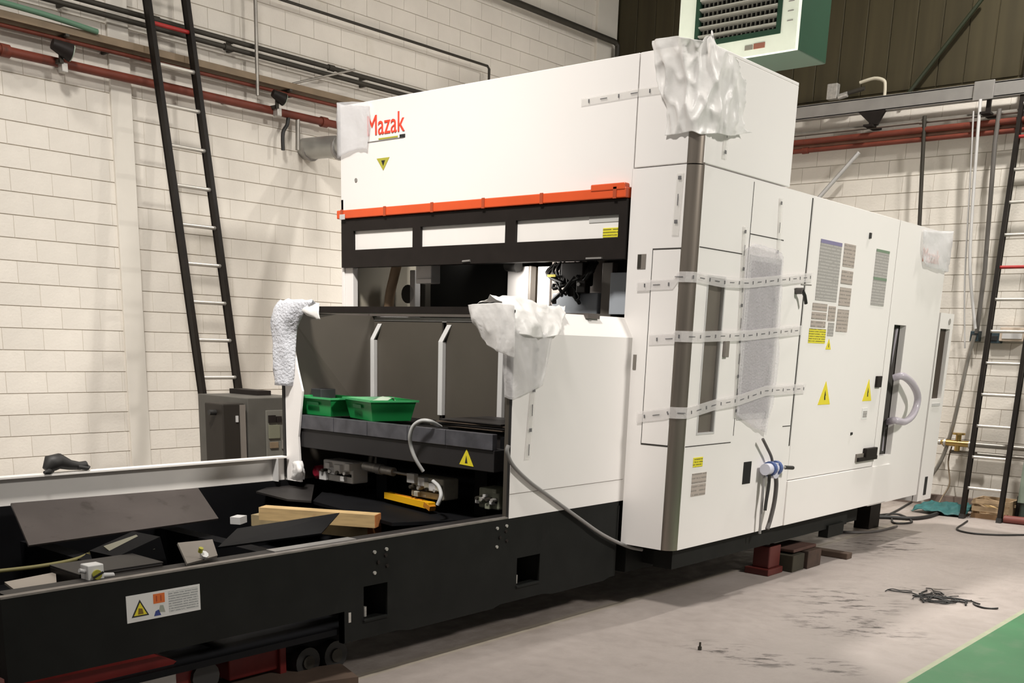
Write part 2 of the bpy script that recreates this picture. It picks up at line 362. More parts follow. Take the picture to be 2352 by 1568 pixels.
# dark upper cladding: ribbed sheets, each its own piece
wc = MB().box((-9.1, YB + .02, 4.42), (5, YB + .3, 7.6)).build('wall_back_upper', CLAD); tag(wc, kind='structure')
x = -8.8
while x < 1.5:
    m = MB().add([(x, YB + .02, 4.45), (x + .008, YB + .008, 4.45), (x + .27, YB + .008, 4.45), (x + .278, YB + .02, 4.45),
                  (x, YB + .02, 7.55), (x + .008, YB + .008, 7.55), (x + .27, YB + .008, 7.55), (x + .278, YB + .02, 7.55)],
                 [(0, 1, 5, 4), (1, 2, 6, 5), (2, 3, 7, 6), (0, 3, 2, 1)])
    m.build('cladding_sheet', CLAD, wc); x += .28
cl = MB().box((-9.1, -3, 7.6), (5, 12.6, 7.7)).build('ceiling', mat('dark_roof', (.22, .20, .17), .8, var=.1)); tag(cl, kind='structure')

# ================================================================== PIPES AND CABLES ON THE WALLS
def LW(px, py, x=-8.72): return on(px, py, 0, x)
def BW(px, py, y=12.1): return on(px, py, 1, y)
def wpipe(name, label, cat, pts, r, m, n=10, sm=0, group=None, couplings=0, brackets=None):
    t = thing(name, label, cat, pts[0], group)
    MB().tube(pts, r, n, smooth_path=sm).build('pipe', m, t)
    a, b = Vector(pts[0]), Vector(pts[-1])
    for k in range(couplings):
        p = a.lerp(b, (k + .5) / couplings); d = (b - a).normalized()
        MB().cyl(p - d * .035, p + d * .035, r * 1.35, 12).build('coupling', m, t)
    if brackets:
        for k in range(brackets):
            p = a.lerp(b, (k + .3) / brackets)
            MB().box((XW + .010, p.y - .012, p.z - .012), (p.x, p.y + .012, p.z + .012)).build('bracket', DGREYP, t)
    return t
def ly(y, z, x=-8.72): return (x, y, z)
wpipe('heating_pipe', 'thick brick-red pipe running along the left wall, lowest of the wall pipes', 'pipe', [ly(2.6, 3.695), ly(12.0, 3.695)], .036, REDP, 12, couplings=3, brackets=6)
wpipe('sprinkler_pipe', 'thin reddish pipe tight under the brown cable tray on the left wall', 'pipe', [ly(2.6, 3.87), ly(12.0, 3.87)], .017, REDP, 8, brackets=5)
tr = thing('cable_tray', 'brown cable tray above the red pipe on the left wall', 'cable tray', (-8.72, 3, 3.9))
MB().box((-8.80, 2.6, 3.905), (-8.66, 12.0, 3.915)).box((-8.665, 2.6, 3.905), (-8.655, 12.0, 3.96)).box((-8.80, 2.6, 3.905), (-8.79, 12.0, 3.96)).build('tray', BROWNP, tr)
for k, mm in enumerate((BROWNP, REDP, GREYP)): MB().tube([(-8.77 + .04 * k, 2.7, 3.935), (-8.77 + .04 * k, 11.9, 3.935 + .004 * k)], .014, 8).build('cable', mm, tr)
for yy in (3.4, 4.65, 6.85, 8.5, 10.4): MB().box((XW + .010, yy - .015, 3.885), (-8.65, yy + .015, 3.905)).build('bracket', DGREYP, tr)
wpipe('conduit_pipe', 'upper of two dark conduits running together on the left wall', 'pipe', [ly(2.6, 4.20), ly(12.2, 4.20)], .022, DGREYP, 8, couplings=5, brackets=6)
wpipe('conduit_pipe', 'lower of two dark conduits running together on the left wall', 'pipe', [ly(2.6, 4.135), ly(12.2, 4.135)], .022, DGREYP, 8, couplings=4, brackets=6)
wpipe('thin_water_pipe', 'thin dark pipe high on the left wall that turns down behind the machine', 'pipe', [ly(5.5, 4.665), ly(9.69, 4.665), ly(9.72, 4.64), ly(9.72, 3.3)], .014, DGREYP, 8)
wpipe('roof_drain_pipe', 'dark pipe at the top of the left wall near the far corner', 'pipe', [ly(8.5, 5.42), ly(12.12, 5.42), (-8.70, 12.16, 5.38), (-8.70, 12.16, 4.6)], .035, DGREYP, 10)
wpipe('drop_conduit', 'thin vertical conduit crossing the wall pipes right of the tall ladder', 'pipe', [(-8.66, 6.48, 7.0), (-8.66, 6.47, 3.78)], .017, GREYP, 8)
wpipe('drop_hose', 'short black hose hanging from the red pipe beside the grey duct', 'hose', [LW(662, 262), LW(660, 285), LW(650, 305), LW(650, 345)], .018, RUB, 8, sm=5)
wpipe('drop_pipe_pair', 'short grey vertical pipe ending above the grey duct mouth', 'pipe', [LW(684, 262), LW(684, 345)], .022, GREYP, 10)
wpipe('brace_rod', 'thin diagonal grey rod between cable tray and dark conduits', 'rod', [LW(672, 192, -8.68), LW(815, 160, -8.60)], .010, GREYP, 8)
wpipe('green_hose', 'green and white hose lying on the cable tray at the left edge of view', 'hose', [(-8.62, 2.8, 3.99), (-8.62, 4.2, 4.0), (-8.64, 4.9, 3.97)], .022, mat('green_hose', (.10, .20, .13), .5), 8, sm=4)
# floodlights clamped to the pipes
def flood(px, py, s, label):
    c = LW(px, py, -8.60); t = thing('floodlight', label, 'floodlight', c)
    MB().tube([c + Vector((0, -.07 * s, .02)), c + Vector((.02, .05 * s, -.02))], [.035 * s, .062 * s], 12).build('housing', BLACKP, t)
    MB().cyl(c + Vector((.02, .052 * s, -.021)), c + Vector((.022, .06 * s, -.024)), .055 * s, 12).build('lens', mat('pale_green_glass', (.42, .52, .42), .2), t)
    MB().box(c + Vector((-.14, -.02, -.10)), c + Vector((-.02, .01, -.07))).box(c + Vector((-.03, -.02, -.10)), c + Vector((-.01, .01, .03))).build('bracket', DGREYP, t)
    MB().box(c + Vector((-.09, .00, -.16)), c + Vector((-.02, .05, -.09)), .005).build('clamp', CAST, t)
flood(143, 112, 1.15, 'small floodlight clamped to the red pipe left of the tall ladder')
flood(640, 222, .95, 'small floodlight clamped to the red pipe between ladder and machine')
# ventilation duct from the wall to the machine
d = thing('ventilation_duct', 'round silver-grey duct from the left wall to the machine side', 'duct', (-8.8, 7.15, 3.42))
MB().tube([(-8.84, 7.16, 3.44), (-8.5, 7.17, 3.43), (-7.4, 7.2, 3.36), (-6.62, 7.2, 3.3)], .10, 16).build('tube', mat('duct_foil', (.42, .42, .40), .35, .6, var=.1), d)
for xx in (-8.78, -8.35, -7.6, -6.9): MB().cyl((xx, 7.17, 3.43 + (xx + 8.8) * -.06), (xx + .03, 7.17, 3.43 + (xx + 8.8) * -.06), .108, 16).build('clamp_ring', GREYM, d)
p = on(772, 395, 1, 6.1)
GLAND = p

# back wall
bt = thing('support_beam', 'long light-grey steel channel across the top of the back wall', 'beam', (-6, 12.1, 4.3))
MB().box((-8.6, 12.06, 4.22), (2, 12.075, 4.36)).box((-8.6, 12.06, 4.35), (2, 12.16, 4.365)).box((-8.6, 12.06, 4.215), (2, 12.16, 4.23)).build('channel', GREYM, bt)
for xx in (-7.4, -5.18, -3.95, -1.5): MB().box((xx - .05, 12.0, 4.06), (xx + .05, 12.28, 4.08)).box((xx - .02, 12.08, 4.06), (xx + .02, 12.12, 4.23)).build('bracket', BLACKP, bt)
MB().slab([(-5.32, 12.05, 4.22), (-5.02, 12.05, 4.22), (-5.10, 12.05, 4.08), (-5.16, 12.05, 4.08)], (0, .05, 0)).build('gusset', BLACKP, bt)
MB().box((-4.1, 12.03, 4.20), (-3.9, 12.06, 4.38), .005).build('joint_plate', GREYM, bt)
def bx(x0, x1, z, y=12.14): return [(x0, y, z), (x1, y, z)]
wpipe('grey_rail_pipe', 'grey pipe directly under the light-grey channel on the back wall', 'pipe', bx(-8.6, 2, 4.075), .022, GREYP, 10, couplings=4)
wpipe('upper_red_pipe', 'upper red pipe on the back wall', 'pipe', bx(-8.6, 2, 3.985, 12.12), .032, REDP, 12, couplings=3)
wpipe('lower_red_pipe', 'lower red pipe on the back wall', 'pipe', bx(-8.6, 2, 3.895, 12.14), .026, REDP, 12, couplings=2)
wpipe('brown_conduit_pipe', 'brown conduit between the two red pipes on the back wall', 'pipe', bx(-8.6, 2, 3.94, 12.19), .05, mat('rusty_brown_pipe', (.17, .075, .045), .6, var=.3), 8)
wpipe('vertical_post', 'dark vertical post under the red pipes of the back wall', 'post', [(-4.60, 12.10, 4.12), (-4.49, 12.1, 2.7)], .022, DGREYP, 4)
wpipe('diagonal_strut', 'light diagonal strut under the red pipes behind the machine', 'strut', [BW(1973, 350), BW(1880, 455)], .025, LGREY, 4)
wpipe('white_conduit', 'light-grey vertical conduit dropping from the channel beside the right ladder', 'pipe', [BW(2252, 228, 12.02), BW(2244, 330, 12.02), BW(2232, 500, 12.04), BW(2228, 620, 12.06), BW(2240, 755, 12.1)], .017, LGREY, 8, sm=4)
wpipe('white_conduit_thin', 'thinner grey cable left of the light-grey vertical conduit', 'cable', [BW(2236, 255, 12.06), BW(2228, 420, 12.06), BW(2216, 640, 12.1), BW(2216, 800, 12.15)], .009, LGREY, 6, sm=4)
wpipe('black_drop_conduit', 'dark vertical conduit just left of the right ladder', 'pipe', [BW(2296, 250, 12.1), BW(2285, 330, 12.1), BW(2262, 620, 12.15), BW(2243, 765, 12.2)], .024, mat('mid_grey_conduit', (.12, .11, .10), .5), 8)
wpipe('wall_hose', 'grey hose sagging down the back wall to the brass valves', 'hose', [BW(2238, 770, 12.1), BW(2222, 830, 12.1), BW(2202, 920, 12.08), BW(2185, 990, 12.1), BW(2160, 1060, 12.1), BW(2115, 1130, 12.05), (-4.0, 11.9, .03)], .022, GREYP, 8, sm=5)
wpipe('wall_cable', 'thin brown cable hanging from the brass valves to the floor', 'cable', [BW(2186, 1025, 12.15), BW(2178, 1060, 12.15), BW(2181, 1110, 12.1), BW(2165, 1140, 12.0), (-3.85, 11.8, .02)], .008, BROWNP, 6, sm=5)
wpipe('clad_brace', 'thin dark diagonal brace rod on the dark upper cladding', 'rod', [BW(2262, -10, 12.2), BW(2083, 218, 12.2)], .022, mat('green_black', (.02, .025, .012), .5), 8)
wpipe('hook_pipe', 'cream swan-neck pipe end above the grey channel behind the machine', 'pipe', [BW(1975, 190), BW(2008, 180), BW(2030, 185), BW(2033, 200), BW(2031, 228)], .018, mat('cream_pipe', (.52, .48, .38), .5), 8, sm=4)
v = thing('gas_valve', 'small grey valve block on the dark cladding under the heater', 'valve', BW(1918, 210))
c = BW(1915, 208); MB().box(c + Vector((-.07, -.03, -.09)), c + Vector((.05, .05, .07)), .008).build('body', CAST, v)
c2 = BW(1936, 222); MB().cyl(c2 + Vector((-.05, 0, 0)), c2 + Vector((.05, 0, .02)), .03, 10).build('cap', CAST, v)
c3 = BW(1960, 205); MB().cyl(c3 + Vector((-.08, .02, -.03)), c3 + Vector((.12, .02, .0)), .022, 10).build('pipe', DGREYP, v)
def sock(px, py, m, label, w=.05, h=.06):
    c = BW(px, py, 12.24); t = thing('socket_box', label, 'socket', c)
    MB().box(c + Vector((-w, -.05, -h)), c + Vector((w, .05, h)), .006).build('box', m, t); MB().box(c + Vector((-w * .6, -.06, -h * .5)), c + Vector((w * .6, -.05, h * .4)), .002).build('cover', INKB, t)
sock(2241, 772, mat('dark_teal_box', (.03, .05, .06), .5), 'small dark socket at the foot of the light-grey conduit', .045, .055)
sock(2285, 776, mat('dark_teal_box', (.03, .05, .06), .5), 'dark teal plug and socket behind the right ladder rail', .07, .055)
c = BW(2328, 768, 12.22); t = thing('wall_label_box', 'cream switch box on the back wall behind the right ladder', 'switch box', c)
MB().box(c + Vector((-.13, -.04, -.07)), c + Vector((.13, .05, .07)), .006).build('box', mat('cream_box', (.55, .45, .36), .5), t); MB().box(c + Vector((-.10, -.05, -.045)), c + Vector((.10, -.04, .045))).build('cover', LGREY, t)
wpipe('low_wall_pipe', 'grey pipe low on the back wall behind the right ladder', 'pipe', [(-3.9, 12.15, .72), (2, 12.15, .72)], .03, GREYP, 8)
wpipe('low_wall_pipe', 'lower pipe of the pair low on the back wall', 'pipe', [(-3.9, 12.18, .62), (2, 12.18, .62)], .022, GREYP, 8)
tag(MB().box((-8.8, 12.2, 0), (5, 12.29, .12)).build('baseboard_back', mat('dark_kerb', (.16, .12, .10), .8, var=.2)), kind='structure')
# brass valve groups
def brass(px, py, label, s=1.0):
    c = BW(px, py, 12.08); t = thing('brass_valve', label, 'valve', c)
    MB().cyl(c + Vector((-.12 * s, 0, 0)), c + Vector((.12 * s, 0, 0)), .026 * s, 12).build('body', BRASS, t)
    MB().cyl(c + Vector((0, 0, -.06 * s)), c + Vector((0, 0, .07 * s)), .022 * s, 10).build('stem', BRASS, t)
    MB().cyl(c + Vector((0, 0, .07 * s)), c + Vector((0, 0, .085 * s)), .05 * s, 12).build('handwheel', BRASS, t)
    for q in (-.10, .10): MB().cyl(c + Vector((q * s - .012, 0, 0)), c + Vector((q * s + .012, 0, 0)), .038 * s, 6).build('nut', CAST, t)
brass(2140, 1013, 'small brass valve nearest the machine rear', .9); brass(2200, 1018, 'larger brass valve left of the right ladder', 1.35)

# ================================================================== UNIT HEATER
HY = 8.5
ht = thing('unit_heater', 'pale green unit heater with dark louvred grille hanging above the machine', 'heater', (-4.9, 8.8, 4.0))
hx0, hx1, hz0, hz1, hd = -5.43, -4.33, 3.99, 5.05, .56
MB().box((hx0, HY + .03, hz0), (hx1, HY + hd, hz1), .01).build('casing', GREENH, ht)
MB().holes((hx0, hx1, hz0, hz1), [(-5.27, -4.47, 4.12, 4.92)], 1, HY - .02, HY + .03).build('front_frame', GREENL, ht)
MB().holes((-5.27, -4.47, 4.12, 4.92), [(-5.23, -4.51, 4.16, 4.88)], 1, HY - .028, HY + .04).build('grille_frame', GREENH, ht)
MB().box((-5.24, HY + .025, 4.15), (-4.50, HY + .03, 4.89)).build('dark_core', VOID, ht)
zz = 4.195
while zz < 4.87:
    MB().obox((-4.87, HY - .012, zz), (.72, .05, .010), (math.radians(-22), 0, 0)).build('slat', SLATM, ht); zz += .068
for k in range(18):
    xx = -5.21 + k * .0405; MB().box((xx, HY + .005, 4.165), (xx + .012, HY + .024, 4.875)).build('vane', SLATM, ht)
MB().box((-4.70, HY - .026, 4.035), (-4.60, HY - .02, 4.075)).build('label', mat('dark_red_mark', (.30, .12, .08), .5), ht)
MB().box((-4.78, HY - .026, 4.035), (-4.71, HY - .02, 4.07)).build('label', mat('grey_mark', (.25, .24, .20), .5), ht)
for k in range(5): MB().box((-4.42, HY - .024, 4.2 + k * .07), (-4.37, HY - .02, 4.206 + k * .07)).build('scale_mark', GREYM, ht)
for xx in (hx0 + .08, hx1 - .08): MB().cyl((xx, HY + .4, hz1), (xx, HY + .4, 7.6), .012, 8).build('hanger_rod', GREYP, ht)

# ================================================================== LADDERS
def ladder(name, label, P0, lean, side, width, n, z1, step, red, rung_dir):
    """P0 = foot of the first rail; lean = horizontal shift per metre; side unit vector between rails"""
    t = thing(name, label, 'ladder', P0)
    P0 = Vector(P0); sd = Vector(side).normalized(); up = Vector((lean[0], lean[1], 1.0)); nrm = Vector(rung_dir)
    for s, off in ((0, 0), (1, 0)):
        a = P0 + sd * width * s; b = a + up * z1
        ax = (b - a).normalized(); R = Matrix((sd, ax.cross(sd).normalized(), ax)).transposed()
        MB().obox((a + b) / 2, (.030, .068, (b - a).length), M=R).obox((a + b) / 2 + R @ Vector((0, .034, 0)), (.040, .008, (b - a).length), M=R).obox((a + b) / 2 - R @ Vector((0, .034, 0)), (.040, .008, (b - a).length), M=R).build('side_rail', LADB, t)
        MB().obox(a + ax * .02, (.05, .09, .05), M=R).build('foot', RUB, t)
    for k in range(n):
        a = P0 + up * (step * (k + 1)) + sd * .012; b = a + sd * (width - .024)
        MB().cyl(a, b, .017, 10).build('rung', REDM if k in red else ALU, t)
    return t
ladder('ladder', 'tall black ladder with aluminium rungs and one red rung leaning on the left wall', (-7.93, 5.40, 0), (-.16, -.012), (0, 1, 0), .38, 15, 4.95, .318, (12,), (1, 0, 0))
ladder('ladder', 'black ladder with aluminium rungs leaning on the back wall at the right edge', (-3.46, 11.48, 0), (-.04, .15), (1, .02, 0), .37, 15, 4.9, .318, (7, 11), (0, 1, 0))

# ================================================================== LASER CUTTING MACHINE (white enclosure)
XL, XR, YF, YF2 = -6.50, -3.40, 5.60, 9.87
M_ = thing('laser_cutting_machine', 'large white laser cutting machine with black window band and orange stripe', 'machine', (-4.9, 7.5, .27))
G = .006
def pan(name, a, b, m=WHITE, ch=.004): return MB().box(a, b, ch).build(name, m, M_)
# dark shell behind the panels
MB().box((-6.44, 5.68, 2.70), (-3.47, 6.72, 3.26)).box((-6.44, 7.45, .5), (-3.46, 9.80, 2.62)).box((-6.44, 5.75, 2.50), (-3.46, 7.5, 2.62)).box((-3.80, 5.70, .45), (-3.46, 7.5, 2.6)).build('inner_shell', SEAM, M_)
MB().box((XL - .05, 6.0, GLAND.z - .06), (XL, 6.1, GLAND.z + .05), .01).build('cable_gland', RUB, M_)
# front upper housing
pan('front_panel', (XL, YF, 2.575), (-3.845, YF + .05, 3.31))
pan('front_corner_panel', (-3.845 + G, YF, 2.68 + G / 2), (-3.475, YF + .05, 3.31))
pan('roof_panel', (XL, YF + .05, 3.29), (XR, 6.76, 3.31))
pan('side_upper_panel', (XR - .05, 5.66, 2.68 + G), (XR, 6.76, 3.29), WHITE)
pan('left_side_panel', (XL, 5.655, 1.86), (XL + .03, 6.76, 3.29))
pan('left_side_panel', (XL, 5.60, .35), (XL + .03, 9.85, 2.66))
pan('upper_back_panel', (XL, 6.73, 2.7), (XR - .05, 6.76, 3.29))
# lower roof
pan('roof_panel', (XL, 6.77, 2.66), (XR - .052, 9.84, 2.676))
pan('floor_plate', (XL + .03, 5.7, .42), (XR - .05, 9.8, .46), SEAM, 0)
# right front pillar
pil = MB().holes((-3.85, -3.475, 1.70, 2.68 - G / 2), [], 1, YF, YF + .05).box((-3.78, YF, .41), (-3.475, YF + .05, 1.70)).build('front_pillar_panel', WHITE, M_)
# hatch outline and vents on the pillar: door panel proud
MB().box((-3.665, YF - .006, 1.065), (-3.475, YF, 2.21), .002).build('pillar_door', WHITE, M_)
MB().box((-3.672, YF - .0015, 1.055), (-3.475, YF, 2.22)).build('door_gap', SEAM, M_)
MB().box((-3.775, YF - .004, 2.105), (-3.715, YF, 2.19)).build('latch_plate', LOUV, M_)
MB().box((-3.772, YF - .006, 2.108), (-3.748, YF - .003, 2.187)).build('latch_slot', DGREYP, M_)
MB().box((-3.765, YF - .004, 1.51), (-3.742, YF, 1.60)).build('latch_plate', LOUV, M_)
# rounded stainless corner strip
def corner(z0, z1, m, name, r=.0):
    n = 7; pts = []
    for i in range(n):
        a = math.pi / 2 * i / (n - 1)
        pts.append((-3.475 + .075 * math.sin(a), 5.675 - .075 * math.cos(a)))
    vs = [(x, y, z) for z in (z0, z1) for x, y in pts]
    mb = MB(); mb.add(vs, [(i, i + 1, i + 1 + n, i + n) for i in range(n - 1)], True)
    mb.add([(x, y, z1) for x, y in pts] + [(-3.475, 5.675, z1)], [tuple(range(n + 1))]); mb.add([(x, y, z0) for x, y in pts] + [(-3.475, 5.675, z0)], [tuple(range(n + 1))[::-1]])
    return mb.build(name, m, M_)
corner(.41, 2.68 - G, STAIN, 'corner_strip'); corner(2.68, 3.31, STAIN, 'corner_strip')
# right side panels, base line z=.41, top z=2.68
zT = 2.68 - G / 2
sd1 = MB().holes((5.675, 7.13, .41, zT), [(5.80, 6.02, 1.125, 2.08)], 0, XR - .05, XR).build('side_panel', WHITE, M_)
sd2 = MB().box((XR - .05, 7.13 + G, .74), (XR, 8.70, zT), .003).build('side_panel', WHITE, M_)
sd3 = MB().holes((8.70 + G, 9.845, .40, zT), [(8.83, 9.09, .815, 1.885)], 0, XR - .05, XR).build('side_panel', WHITE, M_)
MB().box((XR - .05, 7.13, .41), (XR + .012, 8.70, .735), .004).box((XR - .05, 8.70, .41), (XR + .012, 9.08, .735), .004).build('side_skirt', WHITE, M_)
MB().box((XR - .055, 5.8, 1.12), (XR - .02, 6.03, 2.09)).build('side_window_pane', MESHW, M_)
MB().holes((5.80, 6.02, 1.125, 2.08), [(5.812, 6.008, 1.137, 2.068)], 0, XR - .03, XR + .004).build('window_frame', LGREY, M_)
# front door section on the side: gaps
def gapline(y0, y1, z0, z1): 
    MB().box((XR, y0, z0), (XR + .0012, y1, z1)).build('panel_gap', SEAM, M_)
gapline(5.68, 6.20, 2.225, 2.231); gapline(5.68, 6.25, 1.055, 1.061); gapline(6.28, 6.74, 2.352, 2.358); gapline(6.275, 6.281, 1.1, 2.66); gapline(6.98, 7.10, 1.13, 1.136)
# second window behind the bubble wrap
MB().box((XR - .001, 6.30, 1.20), (XR + .006, 6.74, 2.235), .002).build('door_window_frame', LGREY, M_)
MB().box((XR + .004, 6.325, 1.24), (XR + .008, 6.715, 2.20)).build('door_window', mat('window_lilac_grey', (.27, .25, .26), .35), M_)
MB().box((XR + .0, 6.05, 1.60), (XR + .02, 6.10, 1.70), .003).build('handle', LOUV, M_)
# notices
def notice(y0, y1, z0, z1, m, name='notice', t=.003): return MB().box((XR, y0, z0), (XR + t, y1, z1)).build(name, m, M_)
notice(7.30, 7.655, 2.005, 2.415, PRT1); MB().box((XR + .003, 7.30, 2.39), (XR + .004, 7.655, 2.415)).build('notice_header', mat('violet_header', (.22, .20, .34), .5), M_)
for (a, b) in ((2.26, 2.42), (2.14, 2.235), (1.985, 2.115), (1.80, 1.96)): notice(7.70, 7.90, a, b, PRT2)
notice(7.27, 7.51, 1.935, 1.985, PRT2); notice(7.27, 7.51, 1.875, 1.925, PRT2); notice(7.27, 7.51, 1.82, 1.865, PRT2)
notice(7.54, 7.66, 1.87, 1.975, PRT2); notice(7.56, 7.66, 1.765, 1.86, PRT1)
notice(7.255, 7.53, 1.71, 1.81, PRT4, 'yellow_notice')
notice(8.29, 8.55, 2.225, 2.43, PRT1); notice(8.29, 8.55, 2.015, 2.215, PRT1)
for z in (2.41, 2.205): MB().box((XR + .003, 8.29, z), (XR + .004, 8.55, z + .02)).build('notice_header', mat('green_header', (.17, .25, .17), .5), M_)
def tri(cy, z0, w, h, name='warning_triangle', m=YEL, inv=False, parent=None, x=XR, bolt=True):
    a, b = (z0, z0 + h) if not inv else (z0 + h, z0)
    o = MB().slab([(x, cy - w / 2, a), (x, cy + w / 2, a), (x, cy, b)], (.003, 0, 0)).build(name, m, parent or M_)
    if bolt: MB().slab([(x + .003, cy - w * .03, z0 + h * .2), (x + .003, cy + w * .07, z0 + h * .2), (x + .003, cy + w * .03, z0 + h * .38), (x + .003, cy + w * .08, z0 + h * .38), (x + .003, cy, z0 + h * .62), (x + .003, cy - w * .05, z0 + h * .34)], (.001, 0, 0)).build('bolt_symbol', INKB, o)
    return o
tri(7.625, 1.27, .21, .17); tri(8.43, 1.28, .18, .17); tri(7.60, 1.67, .09, .075)
notice(8.36, 8.47, 1.135, 1.225, WSTK); notice(8.38, 8.46, 1.15, 1.20, PRT1, 'symbol', .004)
notice(5.79, 5.965, .74, .815, PRT2); notice(5.79, 5.965, .82, .885, PRT2)
notice(5.79, 5.905, .925, .985, PRT4, 'yellow_notice')
# vents, boxes and small fittings
MB().box((XR, 8.56, 1.385), (XR + .02, 8.66, 1.475), .004).build('push_button_box', BLACKP, M_)
MB().box((XR - .01, 6.455, .765), (XR + .002, 6.565, .915)).build('cable_slot', VOID, M_)
MB().box((XR, 8.34, .80), (XR + .03, 8.72, .83)).box((XR, 8.47, .82), (XR + .035, 8.70, .90), .006).build('cable_clamp_box', BLACKP, M_)
MB().box((XR, 8.33, .795), (XR + .012, 8.47, .86)).build('name_plate', LOUV, M_)
MB().box((XR, 8.12, 2.49), (XR + .01, 8.15, 2.53)).build('lifting_hole', INKB, M_)
MB().box((XR, 8.18, 1.02), (XR + .008, 8.21, 1.04)).build('lifting_hole', INKB, M_)
MB().box((XR, 7.105, .99), (XR + .002, 7.12, 2.66)).build('panel_gap', SEAM, M_)
# open slot with cabling
MB().box((XR - .20, 8.80, .80), (XR - .19, 9.12, 1.9)).box((XR - .2, 8.80, .80), (XR - .05, 8.81, 1.9)).box((XR - .2, 9.10, .8), (XR - .05, 9.12, 1.9)).build('slot_recess', mat('recess_grey', (.10, .085, .075), .6), M_)
MB().tube([(XR - .08, 8.93, 1.86), (XR - .09, 8.95, 1.5), (XR - .07, 8.93, 1.2), (XR - .10, 8.97, .84)], .022, 8, smooth_path=5).tube([(XR - .06, 9.04, 1.86), (XR - .08, 9.03, 1.4), (XR - .07, 9.05, .84)], .016, 8, smooth_path=5).build('cable', LIL, M_)
MB().box((XR - .10, 8.84, 1.46), (XR - .04, 8.95, 1.58), .008).build('connector', BLACKP, M_)
# far-side brand lettering, seen through plastic
text_mesh('lettering', 'Mazak', .16, mtx((XR + .002, 9.26, 2.41), (0, 1, 0), (0, 0, 1)), mat('faded_red', (.72, .38, .32), .5), M_)
# brand logo on the front
text_mesh('logo_lettering', 'Mazak', .196, mtx((-6.21, YF - .003, 3.075), (1, 0, 0), (0, 0, 1)), RED, M_, sx=.80)
MB().box((-6.20, YF - .003, 3.030), (-5.82, YF, 3.036)).build('logo_underline', GREYM, M_)
MB().box((-5.86, YF - .004, 3.033), (-5.805, YF, 3.055)).build('logo_mark', INKB, M_)
MB().box((-6.08, YF - .003, 3.040), (-5.88, YF, 3.050)).build('logo_subline', OLY, M_)
o = MB().slab([(-6.10, YF, 2.915), (-5.965, YF, 2.915), (-6.03, YF, 2.83)], (0, -.003, 0)).build('warning_triangle', OLY, M_)
MB().slab([(-6.05, YF - .003, 2.898), (-6.01, YF - .003, 2.898), (-6.03, YF - .003, 2.86)], (0, -.001, 0)).build('symbol', INKB, o)
MB().cyl((-6.325, YF, 2.785), (-6.325, YF - .006, 2.785), .014, 10).build('screw', GREYM, M_)
# orange stripe with darker clips
MB().box((XL + .0, YF - .045, 2.515), (-3.86, YF + .02, 2.575), .006).box((-4.12, YF - .05, 2.56), (-3.865, YF + .0, 2.60), .006).build('orange_strip', ORANGE, M_)
for xx in (-6.45, -5.98, -5.50, -5.02, -4.52, -3.95): MB().box((xx, YF - .050, 2.512), (xx + .025, YF - .044, 2.578)).build('strip_clip', DORANGE, M_)
MB().box((-6.46, YF - .052, 2.507), (-6.40, YF - .046, 2.545), .004).build('corner_cap', LGREY, M_)
# black window band
MB().holes((XL + .03, -3.86, 2.165, 2.51), [(-6.335, -5.70, 2.29, 2.425), (-5.62, -4.825, 2.29, 2.425), (-4.735, -3.915, 2.29, 2.425)], 1, YF - .025, YF + .05).build('window_band', BLACKP, M_)
for a, b in ((-6.36, -5.68), (-5.64, -4.80), (-4.76, -3.89)): MB().box((a, YF - .004, 2.28), (b, YF + .004, 2.435), .0).build('pane', PANE, M_)
MB().box((-4.04, YF - .008, 2.295), (-3.92, YF - .004, 2.35)).build('yellow_notice', PRT4, M_)
MB().box((-4.15, YF - .008, 2.385), (-3.925, YF - .004, 2.42)).build('notice', mat('pale_grey_notice', (.52, .51, .49), .5), M_)
MB().cyl((-5.20, YF - .03, 2.18), (-5.13, YF - .03, 2.183), .008, 8).box((-4.14, YF - .04, 2.168), (-4.02, YF - .02, 2.178)).build('hinge_pin', GREYM, M_)
# interior seen through the opening (z 1.84 .. 2.16)
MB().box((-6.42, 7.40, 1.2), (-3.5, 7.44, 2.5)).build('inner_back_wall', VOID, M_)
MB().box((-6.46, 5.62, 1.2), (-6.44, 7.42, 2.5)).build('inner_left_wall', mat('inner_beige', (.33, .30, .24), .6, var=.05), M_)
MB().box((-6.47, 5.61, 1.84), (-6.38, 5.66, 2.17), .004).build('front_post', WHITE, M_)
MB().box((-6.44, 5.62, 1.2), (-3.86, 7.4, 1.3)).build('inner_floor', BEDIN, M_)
def FI(px, py, y): return on(px, py, 1, y)
def ipost(name, px0, px1, y, m, zt=2.17, zb=1.3, d=.06):
    a, b = FI(px0, 660, y), FI(px1, 660, y); MB().box((a.x, y, zb), (b.x, y + d, zt), .004).build(name, m, M_)
a = FI(978, 660, 6.25); b = FI(1163, 660, 6.25); MB().box((a.x, 6.25, 1.3), (b.x, 6.28, 2.5)).build('dark_opening_panel', VOID, M_)  # added black panel, its colour standing in for the unlit opening
ipost('gantry_post', 941, 953, 6.0, LGREY); ipost('gantry_post', 962, 977, 6.1, DGREYP); ipost('gantry_column', 1165, 1212, 5.95, WHITE); ipost('column_edge', 1213, 1218, 5.93, LOUV)
ipost('gantry_column', 1234, 1262, 6.0, WHITE2); ipost('guide_post', 1381, 1405, 5.85, LOUV); ipost('column_gap', 1219, 1234, 6.05, mat('brown_dark', (.05, .035, .018), .7))
a = FI(955, 612, 5.9); b = FI(990, 650, 5.9); MB().box((a.x, 5.9, b.z), (b.x, 6.0, a.z + .05), .006).build('sensor_bracket', WHITE, M_)
a = FI(958, 640, 5.88); b = FI(990, 650, 5.88); MB().box((a.x, 5.88, b.z), (b.x, 5.9, a.z), .004).build('bracket_foot', WHITE, M_)
